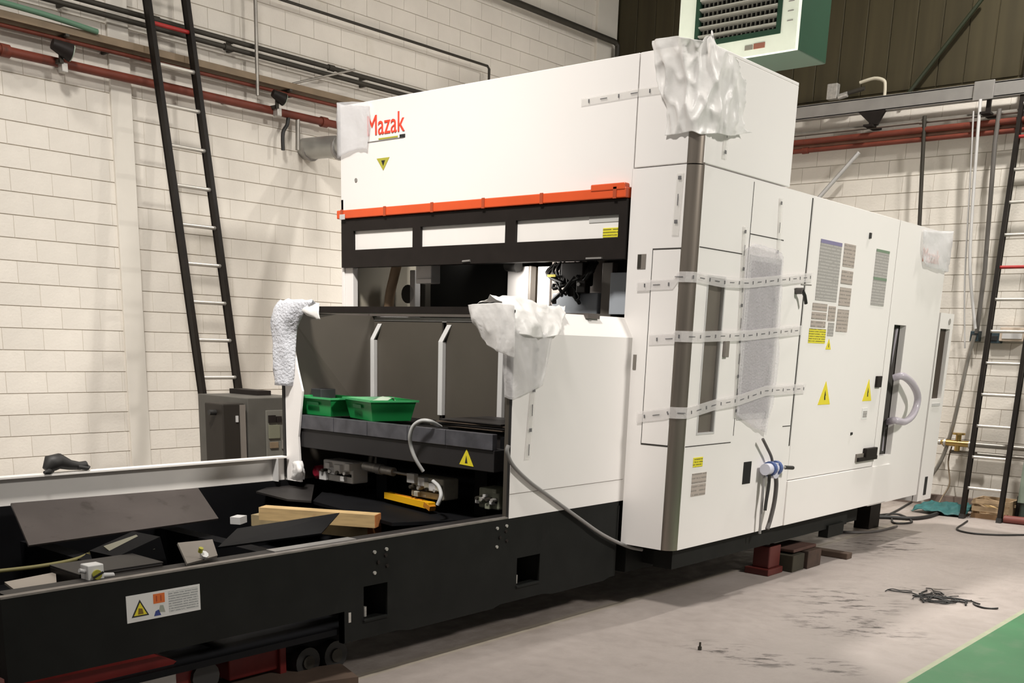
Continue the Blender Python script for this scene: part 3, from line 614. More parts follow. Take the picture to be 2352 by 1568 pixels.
a = FI(1403, 626, 5.75); b = FI(1440, 722, 5.75); MB().box((a.x, 5.75, b.z), (b.x, 5.77, a.z), .002).build('grey_cover', BLUEG, M_)
c = FI(1178, 614, 5.85); MB().cyl(c + Vector((-.05, 0, .02)), c + Vector((.05, 0, .01)), .045, 12).build('cable_boss', RUB, M_)
MB().tube([FI(912, 606, 5.85), FI(904, 640, 5.85), FI(897, 670, 5.85), FI(892, 712, 5.85)], .038, 10, smooth_path=4).build('corrugated_hose', mat('brown_hose', (.22, .15, .09), .6, var=.2), M_)
c = FI(936, 675, 6.0); MB().cyl(c + Vector((0, .0, 0)), c + Vector((0, .05, 0)), .07, 16).build('drive_pulley', RUB, M_)
# silver head carriage
a = FI(1268, 680, 5.86); b = FI(1370, 722, 5.86); MB().box((a.x, 5.86, b.z - .15), (b.x, 6.0, a.z + .02), .008).build('head_carriage', BLUEG, M_)
a = FI(1264, 604, 6.0); b = FI(1380, 700, 6.0); MB().box((a.x, 6.02, b.z), (b.x, 6.06, a.z + .08), .004).build('carriage_back', mat('carriage_warm_grey', (.34, .29, .26), .5, var=.15), M_)
rnd = random.Random(5); hm = MB(); hb = MB()
for k in range(26):
    x0 = FI(rnd.uniform(1262, 1362), 605, 5.85).x; c = FI(rnd.uniform(1270, 1335), rnd.uniform(640, 690), 5.82 + rnd.uniform(-.04, .08))
    pts = [Vector((x0, 5.90, 2.18)), Vector((x0 + rnd.uniform(-.05, .05), 5.84, 2.10)), c, c + Vector((rnd.uniform(-.04, .04), rnd.uniform(-.02, .02), rnd.uniform(-.04, .03)))]
    hm.tube(pts, rnd.uniform(.007, .014), 6, smooth_path=5)
tag(hm.build('cable_bundle', RUB, M_), kind='stuff')
c = FI(1318, 645, 5.84); MB().box(c + Vector((-.10, -.02, -.03)), c + Vector((.09, .1, .12)), .01).box(c + Vector((-.03, -.03, -.10)), c + Vector((.03, .05, -.02)), .01).build('laser_head', BLACKP, M_)
c = FI(1337, 655, 5.80); MB().box(c + Vector((-.035, -.02, -.05)), c + Vector((.04, .04, .03)), .006).build('drive_motor', BLACKP, M_)
MB().cyl(c + Vector((-.01, -.03, .005)), c + Vector((-.01, -.02, .005)), .012, 10).build('motor_cap', LGREY, M_)
c = FI(1265, 633, 5.80); MB().box(c + Vector((-.03, 0, -.008)), c + Vector((.04, .01, .008))).build('yellow_tag', YEL, M_)
# loading shroud: two wings, hood and ribbed guard
YS = 4.47
MB().slab([(-3.78, YS, .69), (-3.78, YF, .69), (-3.78, YF, 1.70), (-3.78, YS, 1.70)], (-.02, 0, 0)).build('right_wing_panel', WHITE, M_)
MB().slab([(-3.78, YS, 1.70), (-3.78, YF, 1.70), (-3.85, YF, 1.82), (-3.85, YS, 1.82)], (-.02, 0, -.012)).build('right_wing_chamfer', WHITE, M_)
MB().box((-3.781, YS, .826), (-3.7785, YF - .02, .829)).build('panel_gap', LOUV, M_)
MB().box((-3.80, YS - .004, .69), (-3.783, YS + .006, 1.82)).build('edge_seal', RUB, M_)
MB().slab([(-3.80, YS, .69), (-3.80, YF, .69), (-3.80, YF, 1.69), (-3.80, YS, 1.69)], (-.03, 0, 0)).build('wing_lining', CURT, M_)
MB().slab([(-5.78, YS, .70), (-5.78, YF, .70), (-5.78, YF, 1.82), (-5.78, YS, 1.82)], (.012, 0, 0)).build('left_wing_panel', WHITE, M_)
lf = [(-5.775, .70), (-5.62, .70), (-5.64, 1.0), (-5.59, 1.30), (-5.64, 1.45), (-5.68, 1.60), (-5.64, 1.72), (-5.60, 1.80), (-5.775, 1.82)]
MB().slab([(x, YS, z) for x, z in lf], (0, .015, 0)).build('left_wing_flange', WHITE, M_)
MB().box((-5.795, YS - .006, .72), (-5.772, YS + .03, 1.40)).build('edge_seal', RUB, M_)
MB().slab([(-5.765, YS + .02, .70), (-5.70, 5.36, .70), (-5.70, 5.36, 1.0), (-5.70, 5.22, 1.0), (-5.70, 5.22, 1.80), (-5.765, YS + .02, 1.80)], (.01, 0, 0)).build('wing_lining', CURT, M_)
MB().box((-5.78, YS, 1.795), (-3.82, YS + .05, 1.835), .004).box((-5.78, 5.18, 1.80), (-3.82, 5.30, 1.83)).box((-5.78, YS, 1.80), (-5.72, 5.3, 1.83)).box((-3.90, YS, 1.76), (-3.86, 5.6, 1.79)).build('hood_frame', mat('hood_dark_grey', (.10, .085, .075), .5, var=.1), M_)
MB().box((-5.78, YS - .004, 1.80), (-3.82, YS, 1.835)).build('hood_edge', BLACKP, M_)
MB().box((-5.71, 5.20, 1.765), (-3.83, 5.23, 1.795)).build('guard_top_strip', GREYM, M_)
for x0, x1 in ((-5.70, -5.03), (-4.99, -4.50), (-4.46, -3.83)): MB().box((x0, 5.20, 1.0), (x1, 5.215, 1.77)).build('guard_sheet', CURT, M_)
for xx in (-5.68, -5.01, -4.48):
    MB().box((xx - .02, 5.165, 1.16), (xx + .02, 5.20, 1.64), .003).slab([(xx - .02, 5.165, 1.64), (xx + .02, 5.165, 1.64), (xx + .07, 5.195, 1.75), (xx + .03, 5.195, 1.75)], (0, .012, 0)).build('guard_rib', LGREY, M_)
# dark machine base on the floor
MB().box((-6.2, 5.9, .24), (-3.56, 8.9, .41)).box((-3.60, 5.72, .27), (-3.46, 8.45, .41)).box((-6.0, 5.7, .2), (-3.80, 6.1, .5)).build('machine_base', BED, M_)
MB().box((-3.52, 8.05, .20), (-3.44, 8.35, .30)).build('base_foot', BED, M_)
# rear cabinet
rc = thing('rear_cabinet', 'narrow white cabinet with dark vertical slot behind the machine end', 'cabinet', (-3.8, 10.1, 0))
MB().holes((9.885, 10.24, .33, 2.02), [(9.92, 10.17, 1.265, 1.885)], 0, XR - .04, XR).build('side_panel', WHITE, rc)
MB().box((XR - .6, 9.89, .33), (XR - .05, 10.22, 2.0)).build('body', WHITE, rc)
MB().box((XR - .045, 9.90, 1.25), (XR - .035, 10.19, 1.90)).build('dark_slot', mat('slot_brown', (.045, .03, .02), .6), rc)
MB().box((XR, 9.95, 1.20), (XR + .006, 10.15, 1.225)).build('slot_lip', LGREY, rc)
MB().box((XR - .6, 9.95, 0), (XR - .45, 10.2, .33)).build('plinth', BLACKP, rc)
MB().cyl((XR, 10.13, 1.95), (XR + .004, 10.13, 1.95), .028, 14).build('round_symbol', GREYM, rc)
MB().box((XR, 10.02, .38), (XR + .006, 10.08, .55)).build('slot', INKB, rc)

# ---- things fixed on the side
cb = thing('loose_cable_loop', 'clear lilac hose looping out of the side slot of the machine', 'hose', (XR, 9.0, 1.3))
MB().tube([SX(2052, 868), on(2075, 864, 0, -3.33), on(2098, 885, 0, -3.30), on(2108, 915, 0, -3.30), on(2098, 950, 0, -3.30), on(2078, 968, 0, -3.31), on(2055, 965, 0, -3.34), on(2040, 968, 0, -3.45)], .030, 10, smooth_path=6).build('hose', LIL, cb)
vb = thing('air_connector_unit', 'blue and white hose connector with black lever on the machine side', 'connector', (XR, 6.75, .85))
c = SX(1757, 1078)
MB().cyl(c, c + Vector((.09, .0, 0)), .055, 14).build('flange', mat('pale_lilac', (.60, .60, .68), .4), vb)
p = [on(1757, 1078, 0, -3.34), on(1775, 1074, 0, -3.32)]
MB().cyl(p[0], p[0] + Vector((.0, .20, .0)), .040, 14).build('body', mat('pale_lilac', (.60, .60, .68), .4), vb)
for q in (.06, .14): MB().cyl(p[0] + Vector((0, q, 0)), p[0] + Vector((0, q + .03, 0)), .052, 14).build('blue_ring', mat('blue_ring', (.06, .10, .26), .4), vb)
a = on(1786, 1074, 0, -3.32); b = on(1803, 1073, 0, -3.32); c = on(1821, 1074, 0, -3.32)
MB().cyl(a, b, .010, 8).build('lever', GREYM, vb); MB().cyl(b, c, .014, 8).build('lever_grip', RUB, vb)
def sc(name, label, px, r, m, x=-3.35, cat='cable'):
    P = [on(a, b, 0, x) for a, b in px]; t = thing(name, label, cat, P[0]); MB().tube(P, r, 8, smooth_path=6).build('cable', m, t); return t
sc('black_cable', 'black cable dropping onto the blue connector from above', [(1752, 1008), (1762, 1028), (1772, 1050), (1776, 1075)], .010, HOSE)
sc('black_cable', 'thick dark cable hanging in a bow from the blue connector', [(1780, 1085), (1783, 1110), (1779, 1150), (1770, 1190), (1762, 1215)], .016, HOSE, -3.33)
sc('black_cable', 'short black tail hanging between the two long cables', [(1768, 1085), (1765, 1120), (1760, 1150), (1757, 1172)], .012, RUB, -3.33)
sc('grey_cable', 'thin grey cable hanging straight below the blue connector', [(1755, 1090), (1752, 1130), (1748, 1180), (1745, 1225)], .010, CABLE, -3.36)
tp = thing('tap_fitting', 'small dark tap fitting on the machine side beside the wrapped window', 'fitting', SX(1828, 670))
c = SX(1828, 668); MB().cyl(c, c + Vector((.05, 0, 0)), .022, 10).build('body', HOSE, tp)
c = c + Vector((.05, 0, 0)); MB().tube([c, c + Vector((0, .04, -.03)), c + Vector((0, .07, -.08))], .012, 8).build('lever', RUB, tp); MB().cyl(c + Vector((0, -.03, .04)), c + Vector((0, .12, .045)), .006, 6).build('pin', GREYM, tp)

# ================================================================== BED OF THE PALLET CHANGER (black frame in front)
bd = thing('changer_bed', 'long black steel frame of the pallet changer running out towards the viewer', 'machine bed', (-4.8, 3.6, .2))
XB = -3.785
MB().holes((1.63, 3.25, .36, .69), [], 0, XB - .03, XB).holes((3.25, 5.56, .20, .69), [(3.385, 3.545, .295, .465), (4.56, 4.77, .285, .45)], 0, XB - .03, XB).box((XB - .03, 3.25, .20), (XB, 3.26, .36)).build('side_rail', BED, bd)
MB().slab([(XB, 3.62, .20), (XB, 4.42, .20), (XB, 4.36, .185), (XB, 3.70, .185)], (-.03, 0, 0)).slab([(XB, 4.82, .20), (XB, 5.5, .20), (XB, 5.44, .185), (XB, 4.9, .185)], (-.03, 0, 0)).build('rail_lip', BED, bd)
MB().box((XB - .03, 1.63, .69), (XB + .001, YS, .698)).build('rail_edge', EDGE, bd)
MB().box((XB - .03, YS, .69), (XB - .012, 5.56, .695)).build('rail_edge', EDGE, bd)
for a, b, c0, c1 in ((3.37, 3.56, .28, .48), (4.545, 4.785, .27, .465)):
    MB().box((XB - .25, a, c0), (XB - .24, b, c1)).box((XB - .25, a, c0), (XB - .03, a + .01, c1)).box((XB - .25, b - .01, c0), (XB - .03, b, c1)).box((XB - .25, a, c0 - .01), (XB - .03, b, c0)).box((XB - .25, a, c1), (XB - .03, b, c1 + .01)).build('pocket', VOID, bd)
    MB().box((XB - .06, a + .01, c0 + .006), (XB + .012, b - .015, c0 + .016)).build('pocket_lip', BED, bd)
    MB().cyl((XB - .04, a + .055, c0 + .02), (XB - .04, a + .055, c0 + .07), .011, 8).build('levelling_bolt', CAST, bd)
for cy, cz in ((3.50, .585), (4.42, .60)):
    for dy, dz in ((-.045, .045), (.035, .05), (.03, .02), (-.02, -.01), (.04, -.035), (-.045, -.06)):
        MB().cyl((XB, cy + dy, cz + dz), (XB + .008, cy + dy, cz + dz), .0095, 6).build('bolt', CAST if (dz > .04 or dz < -.05) else BLACKP, bd)
MB().slab([(XB, 3.285, .30), (XB, 3.30, .30), (XB, 3.30, .35), (XB, 3.285, .35)], (.003, 0, 0)).build('scratch_plate', CAST, bd)
MB().box((XB, 5.555, .41), (XB + .004, 5.565, .66)).build('rail_end', VOID, bd)
# inner flange, far rail, end plate, trough
MB().box((-3.98, 1.7, .668), (-3.885, 5.1, .675)).box((-3.98, 1.7, .30), (-3.97, 5.1, .668)).build('inner_flange', DPLATE, bd)
MB().box((-3.975, 2.95, .675), (-3.91, 3.45, .679)).build('guide_strip', GREYM, bd)
MB().box((XB - .03, 1.63, .38), (-5.8, 1.66, .692)).build('end_plate', BED, bd)
MB().box((-5.80, 1.66, .24), (XB - .03, 5.6, .27)).build('trough_floor', BEDIN, bd)
MB().box((-5.78, 5.36, .27), (-3.80, 5.38, 1.16)).build('trough_back', BEDIN, bd)
MB().box((-5.80, 1.0, .24), (-5.77, 5.6, .70)).build('far_side_plate', BEDIN, bd)
MB().box((-5.80, 1.0, .70), (-5.785, 4.46, .86)).box((-5.80, 1.0, .852), (-5.735, 4.46, .862)).box((-5.81, 1.0, .84), (-5.80, 4.46, .862)).build('far_rail', mat('rail_white', (.80, .77, .73), .5, var=.04), bd)
MB().box((-5.786, 4.36, .70), (-5.73, 4.37, .852)).build('rail_gusset', LGREY, bd)
# cross members
for yy in (2.62, 3.42): MB().box((-5.77, yy, .30), (-3.98, yy + .10, .50)).build('cross_member', BEDIN, bd)

def quad(pts): return [Vector(p) for p in pts]
def plate_thing(name, label, cat, pts, off, m):
    t = MB().slab(pts, off).build(name, m); return tag(t, label, cat)
A_ = on(25, 1155, 0, -5.62); B_ = on(455, 1120, 0, -5.62); C_ = on(502, 1190, 0, -5.22); D_ = on(66, 1252, 0, -5.22)
plate_thing('tilted_steel_plate', 'large grey tilted steel plate lying in the left end of the bed', 'steel plate', [A_, B_, C_, D_], (-.008, 0, -.01), PLATE)
fp = [on(60, 1264, 0, -5.20), on(500, 1202, 0, -5.20)]
A_ = on(545, 1213, 0, -4.55); B_ = on(780, 1177, 0, -4.55); C_ = on(738, 1224, 0, -4.12); D_ = on(500, 1256, 0, -4.12)
plate_thing('black_chute_plate', 'narrow black tilted plate beside the timber in the bed', 'steel plate', [A_, B_, C_, D_], (-.006, 0, -.01), BEDIN)
plate_thing('flat_steel_sheet', 'flat dark grey sheet under the left wing of the machine', 'steel sheet', [on(588, 1128, 2, .66), on(650, 1106, 2, .66), on(722, 1112, 2, .66), on(715, 1150, 2, .66), on(660, 1146, 2, .66)], (0, 0, -.012), DPLATE)
plate_thing('dark_floor_sheet', 'wide dark sheet lying in front of the pallet table', 'steel sheet', [on(718, 1150, 2, .62), on(760, 1110, 2, .62), on(1150, 1160, 2, .62), on(1100, 1192, 2, .62), on(900, 1200, 2, .62)], (0, 0, -.02), BEDIN)
# timbers: upper pine beam, lower pine beam with orange end
def timber(label, c, L, w, h, ang, m=WOOD, endm=WOODE, parent=None, name='timber_beam'):
    c = Vector(c); t = thing(name, label, 'timber', c); R = Matrix.Rotation(ang, 3, 'Z')
    MB().obox(c, (L, w, h), M=R).build('beam', m, t)
    MB().obox(c + R @ Vector((L / 2, 0, 0)), (.006, w * .98, h * .98), M=R).build('end_face', endm, t); return t
a = on(612, 1160, 2, .66); b = on(876, 1178, 2, .66)
timber('pine beam with reddish sawn end lying on top across the bed', ((a.x + b.x) / 2, (a.y + b.y) / 2 - .03, .62), (b - a).length, .10, .075, math.atan2(b.y - a.y, b.x - a.x))
a = on(592, 1180, 2, .56); b = on(862, 1208, 2, .56)
timber('lower rough pine board under the beam across the bed', ((a.x + b.x) / 2, (a.y + b.y) / 2, .53), (b - a).length, .16, .07, math.atan2(b.y - a.y, b.x - a.x) - .03, mat('rough_pine', (.34, .26, .14), .8, var=.3, scale=8))
# yellow bar
a = on(890, 1140, 2, .66); b = on(992, 1165, 2, .66); ang = math.atan2(b.y - a.y, b.x - a.x)
yb = thing('yellow_bar', 'short bright yellow plastic bar lying before the pallet table', 'bar', (a + b) / 2)
MB().obox((a + b) / 2 + Vector((0, 0, .01)), ((b - a).length, .05, .04), (0, 0, ang)).build('bar', mat('safety_yellow', (.85, .45, .01), .4), yb)
MB().obox(b + Vector((-.02, 0, .005)), (.07, .045, .03), (0, .3, ang)).build('bar_end', mat('amber_end', (.50, .20, .02), .4), yb)
MB().obox((a + b) / 2 + Vector((0, 0, .032)), ((b - a).length * .6, .012, .006), (0, 0, ang)).build('rib', mat('amber_end', (.50, .20, .02), .4), yb)
# black gearbox with white round flange, near end of the bed
gb = thing('valve_box', 'black box with white square face plate at the near end of the bed', 'valve box', (-4.15, 2.25, .6))
a = on(133, 1308, 2, .68); b = on(250, 1296, 2, .68)
MB().box((-4.24, 2.04, .56), (-3.99, 2.42, .685), .006).build('body', BLACKP, gb)
MB().box((-4.24, 2.04, .685), (-3.99, 2.42, .69)).build('top_face', DPLATE, gb)
c = on(221, 1319, 0, -3.93)
MB().box(c + Vector((-.06, -.035, -.045)), c + Vector((0, .035, .04)), .004).build('face_plate', WSTK, gb)
MB().cyl(c + Vector((0, .002, .0)), c + Vector((.008, .002, .0)), .020, 14).build('knob', OLY, gb)
MB().obox(c + Vector((.012, .004, 0)), (.006, .045, .008), (.4, 0, 0)).build('knob_bar', INKB, gb)
MB().cyl(c + Vector((-.02, .03, -.012)), c + Vector((-.02, .085, -.018)), .011, 8).cyl(c + Vector((-.02, -.03, .012)), c + Vector((-.02, -.06, .022)), .009, 8).build('stub_pipe', LGREY, gb)
mo = thing('drive_motor', 'dark motor with pale label under the tilted plate', 'motor', (-4.5, 2.7, .4))
MB().obox(on(298, 1285, 0, -4.35), (.20, .24, .16), (.25, 0, .1)).build('body', BEDIN, mo)
c = on(297, 1258, 0, -4.32); MB().obox(c, (.14, .17, .006), (.2, .35, .1)).build('label_plate', mat('dull_label', (.20, .19, .14), .5), mo)
bk = thing('grey_bracket', 'grey angle bracket with bright bolt on the near rail', 'bracket', (-4.0, 2.9, .6))
MB().slab([on(408, 1246, 0, -4.12), on(488, 1238, 0, -4.12), on(500, 1275, 0, -3.90), on(430, 1294, 0, -3.86)], (-.006, 0, -.01)).build('plate', LOUV, bk)
c = on(467, 1277, 0, -3.89); MB().cyl(c, c + Vector((.012, 0, .012)), .018, 8).build('bolt', WSTK, bk); MB().cyl(c + Vector((0, -.015, .02)), c + Vector((.01, -.015, .04)), .010, 8).build('spring', OLY, bk)
plate_thing('cream_cover_sheet', 'cream metal sheet at the near corner of the bed', 'sheet', [on(10, 1336, 2, .66), on(128, 1313, 2, .66), on(131, 1352, 2, .66), on(50, 1366, 2, .66)], (0, 0, -.01), mat('cream_sheet', (.40, .35, .30), .5))
MB_ = MB().tube([on(-10, 1312, 2, .5), on(90, 1300, 2, .5), on(170, 1285, 2, .5), on(215, 1266, 2, .48)], .010, 8, smooth_path=5).build('yellow_cable', mat('dull_yellow_cable', (.16, .14, .05), .6)); tag(MB_, 'dull yellow cable lying in the dark bed under the plate', 'cable')
c = on(585, 1190, 2, .6); tag(MB().obox(on(548, 1193, 0, -5.0), (.06, .09, .04), (0, 0, .5)).build('metal_block', LGREY), 'small pale metal block between the tilted plate and the timber', 'block')
# warning label on the rail
lb = MB().slab([(XB, 2.12, .51), (XB, 2.46, .51), (XB, 2.46, .622), (XB, 2.12, .622)], (.002, 0, 0)).build('warning_label', WSTK, bd); lb['label'] = 'white warning label with yellow triangle and orange square'
x = XB + .002
MB().slab([(x, 2.14, .530), (x, 2.218, .530), (x, 2.179, .600)], (.001, 0, 0)).build('triangle_outline', INKB, lb)
MB().slab([(x + .001, 2.150, .536), (x + .001, 2.208, .536), (x + .001, 2.179, .588)], (.001, 0, 0)).build('triangle', YEL, lb)
MB().slab([(x + .002, 2.168, .540), (x + .002, 2.192, .540), (x + .002, 2.188, .562), (x + .002, 2.172, .565)], (.001, 0, 0)).build('symbol', mat('dark_amber', (.20, .12, .01), .5), lb)
MB().box((x, 2.240, .572), (x + .001, 2.292, .612)).build('orange_square', mat('label_orange', (.72, .16, .03), .5), lb)
MB().box((x + .001, 2.252, .580), (x + .0015, 2.257, .604)).box((x + .001, 2.272, .580), (x + .0015, 2.277, .604)).build('symbol', DORANGE, lb)
MB().slab([(x, 2.240, .520), (x, 2.272, .520), (x, 2.262, .545), (x, 2.248, .540)], (.001, 0, 0)).build('blue_symbol', BLUE, lb)
MB().slab([(x, 2.262, .535), (x, 2.292, .530), (x, 2.284, .560), (x, 2.270, .562)], (.001, 0, 0)).build('grey_symbol', mat('sage_symbol', (.36, .38, .32), .5), lb)
MB().box((x, 2.31, .522), (x + .0005, 2.45, .612)).build('small_print', PRT3, lb)

# ================================================================== PALLET TABLE AND WHAT IS ON AND UNDER IT
pt = thing('pallet_table', 'dark pallet table with light steel front edge inside the loading opening', 'table', (-4.8, 4.9, .93))
YT = 4.50
MB().box((-5.66, YT, .93), (-3.93, YT + .12, 1.055), .004).build('front_beam', mat('anthracite', (.018, .0165, .017), .5, var=.1), pt)
xs = [-5.66, -5.30, -4.98, -4.62, -4.30, -3.93]
for i in range(5): MB().box((xs[i], YT - .012, 1.055), (xs[i + 1] - .004, YT + .03, 1.145), .003).build('edge_plate', mat('bluish_steel', (.12, .12, .135), .35, .5, var=.35, scale=10), pt)
for q in (-5.66, -3.99): MB().box((q, YT + .12, 1.0), (q + .06, 5.18, 1.12)).build('side_beam', BEDIN, pt)
for k in range(9): MB().box((-5.60, YT + .16 + k * .075, 1.02), (-3.99, YT + .168 + k * .075, 1.125)).build('support_slat', DPLATE, pt)
MB().box((-5.6, YT + .1, .95), (-3.95, 5.18, 1.0)).build('tray', BEDIN, pt)
for q in (-5.18, -4.30): MB().box((q, YT + .25, .62), (q + .10, YT + .35, .93)).build('leg', BEDIN, pt)
t_ = MB().slab([(-4.195, YT, .955), (-4.085, YT, .950), (-4.14, YT, 1.045)], (0, -.003, 0)).build('warning_triangle', YEL, pt)
MB().slab([(-4.150, YT - .003, .965), (-4.130, YT - .003, .965), (-4.140, YT - .003, 1.01)], (0, -.001, 0)).build('symbol', INKB, t_)
def bin_(label, c, sx, sy, h, ang, z):
    t = thing('storage_bin', label, 'bin', (c[0], c[1], z), 'green bins on the pallet table'); R = Matrix.Rotation(ang, 3, 'Z'); C0 = Vector((c[0], c[1], z))
    def P(x, y, zz): return C0 + R @ Vector((x, y, zz))
    b_, f_ = .84, 1.0; mb = MB(); w = .006
    cor = [(-1, -1), (1, -1), (1, 1), (-1, 1)]
    for i in range(4):
        (ax, ay), (bx_, by) = cor[i], cor[(i + 1) % 4]
        o = [P(ax * sx / 2 * b_, ay * sy / 2 * b_, 0), P(bx_ * sx / 2 * b_, by * sy / 2 * b_, 0), P(bx_ * sx / 2, by * sy / 2, h), P(ax * sx / 2, ay * sy / 2, h)]
        nin = (P(0, 0, h / 2) - (o[0] + o[2]) / 2); nin.z = 0; mb.slab(o, nin.normalized() * w)
    mb.build('walls', BIN, t); MB().slab([P(cx_ * sx / 2 * b_, cy_ * sy / 2 * b_, 0) for cx_, cy_ in cor], (0, 0, w)).build('base', BIN, t)
    rm = MB()
    for i in range(4):
        (ax, ay), (bx_, by) = cor[i], cor[(i + 1) % 4]; e = .012
        rm.slab([P(ax * (sx / 2 + e), ay * (sy / 2 + e), h), P(bx_ * (sx / 2 + e), by * (sy / 2 + e), h), P(bx_ * (sx / 2 - .004), by * (sy / 2 - .004), h), P(ax * (sx / 2 - .004), ay * (sy / 2 - .004), h)], (0, 0, -.012))
    rm.build('rim', mat('green_rim', (.05, .34, .12), .4), t)
    MB().slab([P(-.06, -sy / 2 * .99 - .004, h * .72), P(.06, -sy / 2 * .99 - .004, h * .72), P(.06, -sy / 2 * .97 - .004, h * .55), P(-.06, -sy / 2 * .97 - .004, h * .55)], (0, -.003, 0)).build('handle_recess', mat('dark_green', (.01, .10, .03), .5), t)
    return t
bin_('left green plastic bin with a black box standing in it', (-5.55, 4.68), .37, .30, .12, -.03, 1.146)
bin_('right green plastic bin with a crumpled paper on its rim', (-5.09, 4.70), .40, .32, .13, -.30, 1.146)
tag(MB().box(on(706, 915, 1, 4.72) + Vector((0, -.05, -.04)), on(750, 893, 1, 4.72) + Vector((0, .08, 0)), .005).build('black_box', mat('charcoal_box', (.035, .035, .038), .6)), 'small charcoal box standing in the left green bin', 'box')
g = [[on(x, y, 1, yy) for x, y, yy in r] for r in (((850, 932, 4.60), (868, 926, 4.60), (888, 922, 4.60)), ((858, 922, 4.66), (876, 914, 4.66), (905, 916, 4.64)), ((870, 920, 4.72), (890, 912, 4.74), (915, 922, 4.72)))]
tag(solid(sheet(g, 4, .01, 3).build('crumpled_paper', mat('grey_green_paper', (.36, .44, .34), .6))), 'crumpled grey-green paper on the rim of the right bin', 'paper')
dk = thing('dark_sheet_stack', 'stack of thin dark sheets lying on the right of the pallet table', 'sheet stack', (-4.3, 4.9, 1.13))
for k in range(4): MB().obox((-4.28 + .01 * k, 4.86, 1.152 + .012 * k), (.60 - .03 * k, .44, .006), (0, 0, .04 * (k % 3) - .03)).build('sheet', DPLATE if k % 2 else mat('rust_dark', (.07, .05, .035), .6, var=.3), dk)
# equipment below the table
def cast_unit(name, label, cat, x0, x1, z0, z1, y, m, seed):
    c = Vector(((x0 + x1) / 2, y, z0)); t = thing(name, label, cat, c); r = random.Random(seed)
    MB().box((x0, y, z0), (x1, y + .14, z1), .010).build('body', m, t)
    n = 6
    for k in range(n):
        xx = x0 + (x1 - x0) * (k + .5) / n; zz = z0 + (z1 - z0) * r.uniform(.15, .95); s = (x1 - x0) * r.uniform(.06, .12)
        MB().box((xx - s, y - .03, zz - s), (xx + s, y + .01, zz + s * .8), .004).build('lug', m if k % 2 else LGREY, t)
    for k in range(4):
        xx = x0 + (x1 - x0) * (k + .5) / 4; MB().cyl((xx, y - .045, z0 + (z1 - z0) * .5), (xx, y, z0 + (z1 - z0) * .5), .011, 8).build('bolt', CAST if k % 2 else DGREYP, t)
    MB().box((x0 + .01, y - .004, z0 + (z1 - z0) * .32), (x1 - .01, y, z0 + (z1 - z0) * .45)).build('recess', VOID, t)
    return t
mf_ = cast_unit('valve_manifold', 'white cast valve manifold under the left of the pallet table', 'manifold', -5.57, -5.27, .71, .85, 4.62, WHITE2, 1)
cast_unit('junction_unit', 'beige terminal unit under the middle of the pallet table', 'terminal unit', -4.70, -4.42, .70, .83, 4.60, mat('beige_unit', (.38, .35, .28), .5, var=.2, scale=18), 2)
cast_unit('control_block', 'grey-green control block under the right of the pallet table', 'control block', -4.13, -3.97, .70, .82, 4.60, mat('greygreen_unit', (.22, .23, .17), .5, var=.2, scale=18), 3)
c = on(727, 1084, 1, 4.60)
MB().tube([c + Vector((0, .07, 0)), c + Vector((0, .05, 0)), c, c + Vector((0, -.012, 0))], [.04, .048, .045, .025], 16).build('red_knob', mat('crimson', (.22, .01, .025), .4), mf_)
MB().cyl(c + Vector((0, .04, 0)), c + Vector((.1, .05, 0)), .015, 10).build('knob_shaft', GREYM, mf_)
cy = thing('silver_cylinders', 'silver pneumatic cylinder between the manifold and the terminal unit', 'cylinder', on(880, 1078, 1, 4.62))
for (a, b, r) in ((838, 866, .030), (876, 905, .028)):
    A0 = on(a, 1070 + (a - 838) * .2, 1, 4.64); B0 = on(b, 1070 + (b - 838) * .2, 1, 4.64); MB().cyl(A0, B0, r, 14).build('barrel', CAST, cy)
MB().cyl(on(866, 1076, 1, 4.64), on(878, 1078, 1, 4.64), .035, 12).cyl(on(905, 1084, 1, 4.64), on(950, 1092, 1, 4.64), .010, 8).build('rod', GREYM, cy)
wc_ = thing('white_cable', 'white cable arching over the table edge down to the beige terminal unit', 'cable', on(1000, 976, 1, 4.5))
MB().tube([on(1012, 980, 1, 4.56), on(990, 968, 1, 4.46), on(968, 966, 1, 4.43), on(950, 978, 1, 4.42), on(942, 1000, 1, 4.42), on(944, 1025, 1, 4.44), on(955, 1055, 1, 4.46), on(972, 1082, 1, 4.5)], .012, 8, smooth_path=6).build('cable', mat('pale_cable', (.46, .46, .45), .5), wc_)
MB().tube([on(995, 1105, 1, 4.5), on(1008, 1118, 1, 4.46), on(1013, 1138, 1, 4.42), on(1005, 1160, 1, 4.40)], .012, 8, smooth_path=6).build('cable_tail', mat('pale_cable', (.46, .46, .45), .5), wc_)
hs = thing('grey_hose', 'dark grey hose hanging out over the right wing and under the pillar', 'hose', (-3.74, 4.4, 1.0))
MB().tube([on(1168, 1022, 1, 4.42), on(1165, 1038, 0, -3.76), on(1178, 1068, 0, -3.76), on(1215, 1105, 0, -3.76), on(1262, 1140, 0, -3.76), on(1330, 1190, 0, -3.76), on(1385, 1228, 0, -3.75), on(1440, 1254, 0, -3.74), on(1475, 1262, 0, -3.7)], .0115, 8, smooth_path=6).build('hose', CABLE, hs)

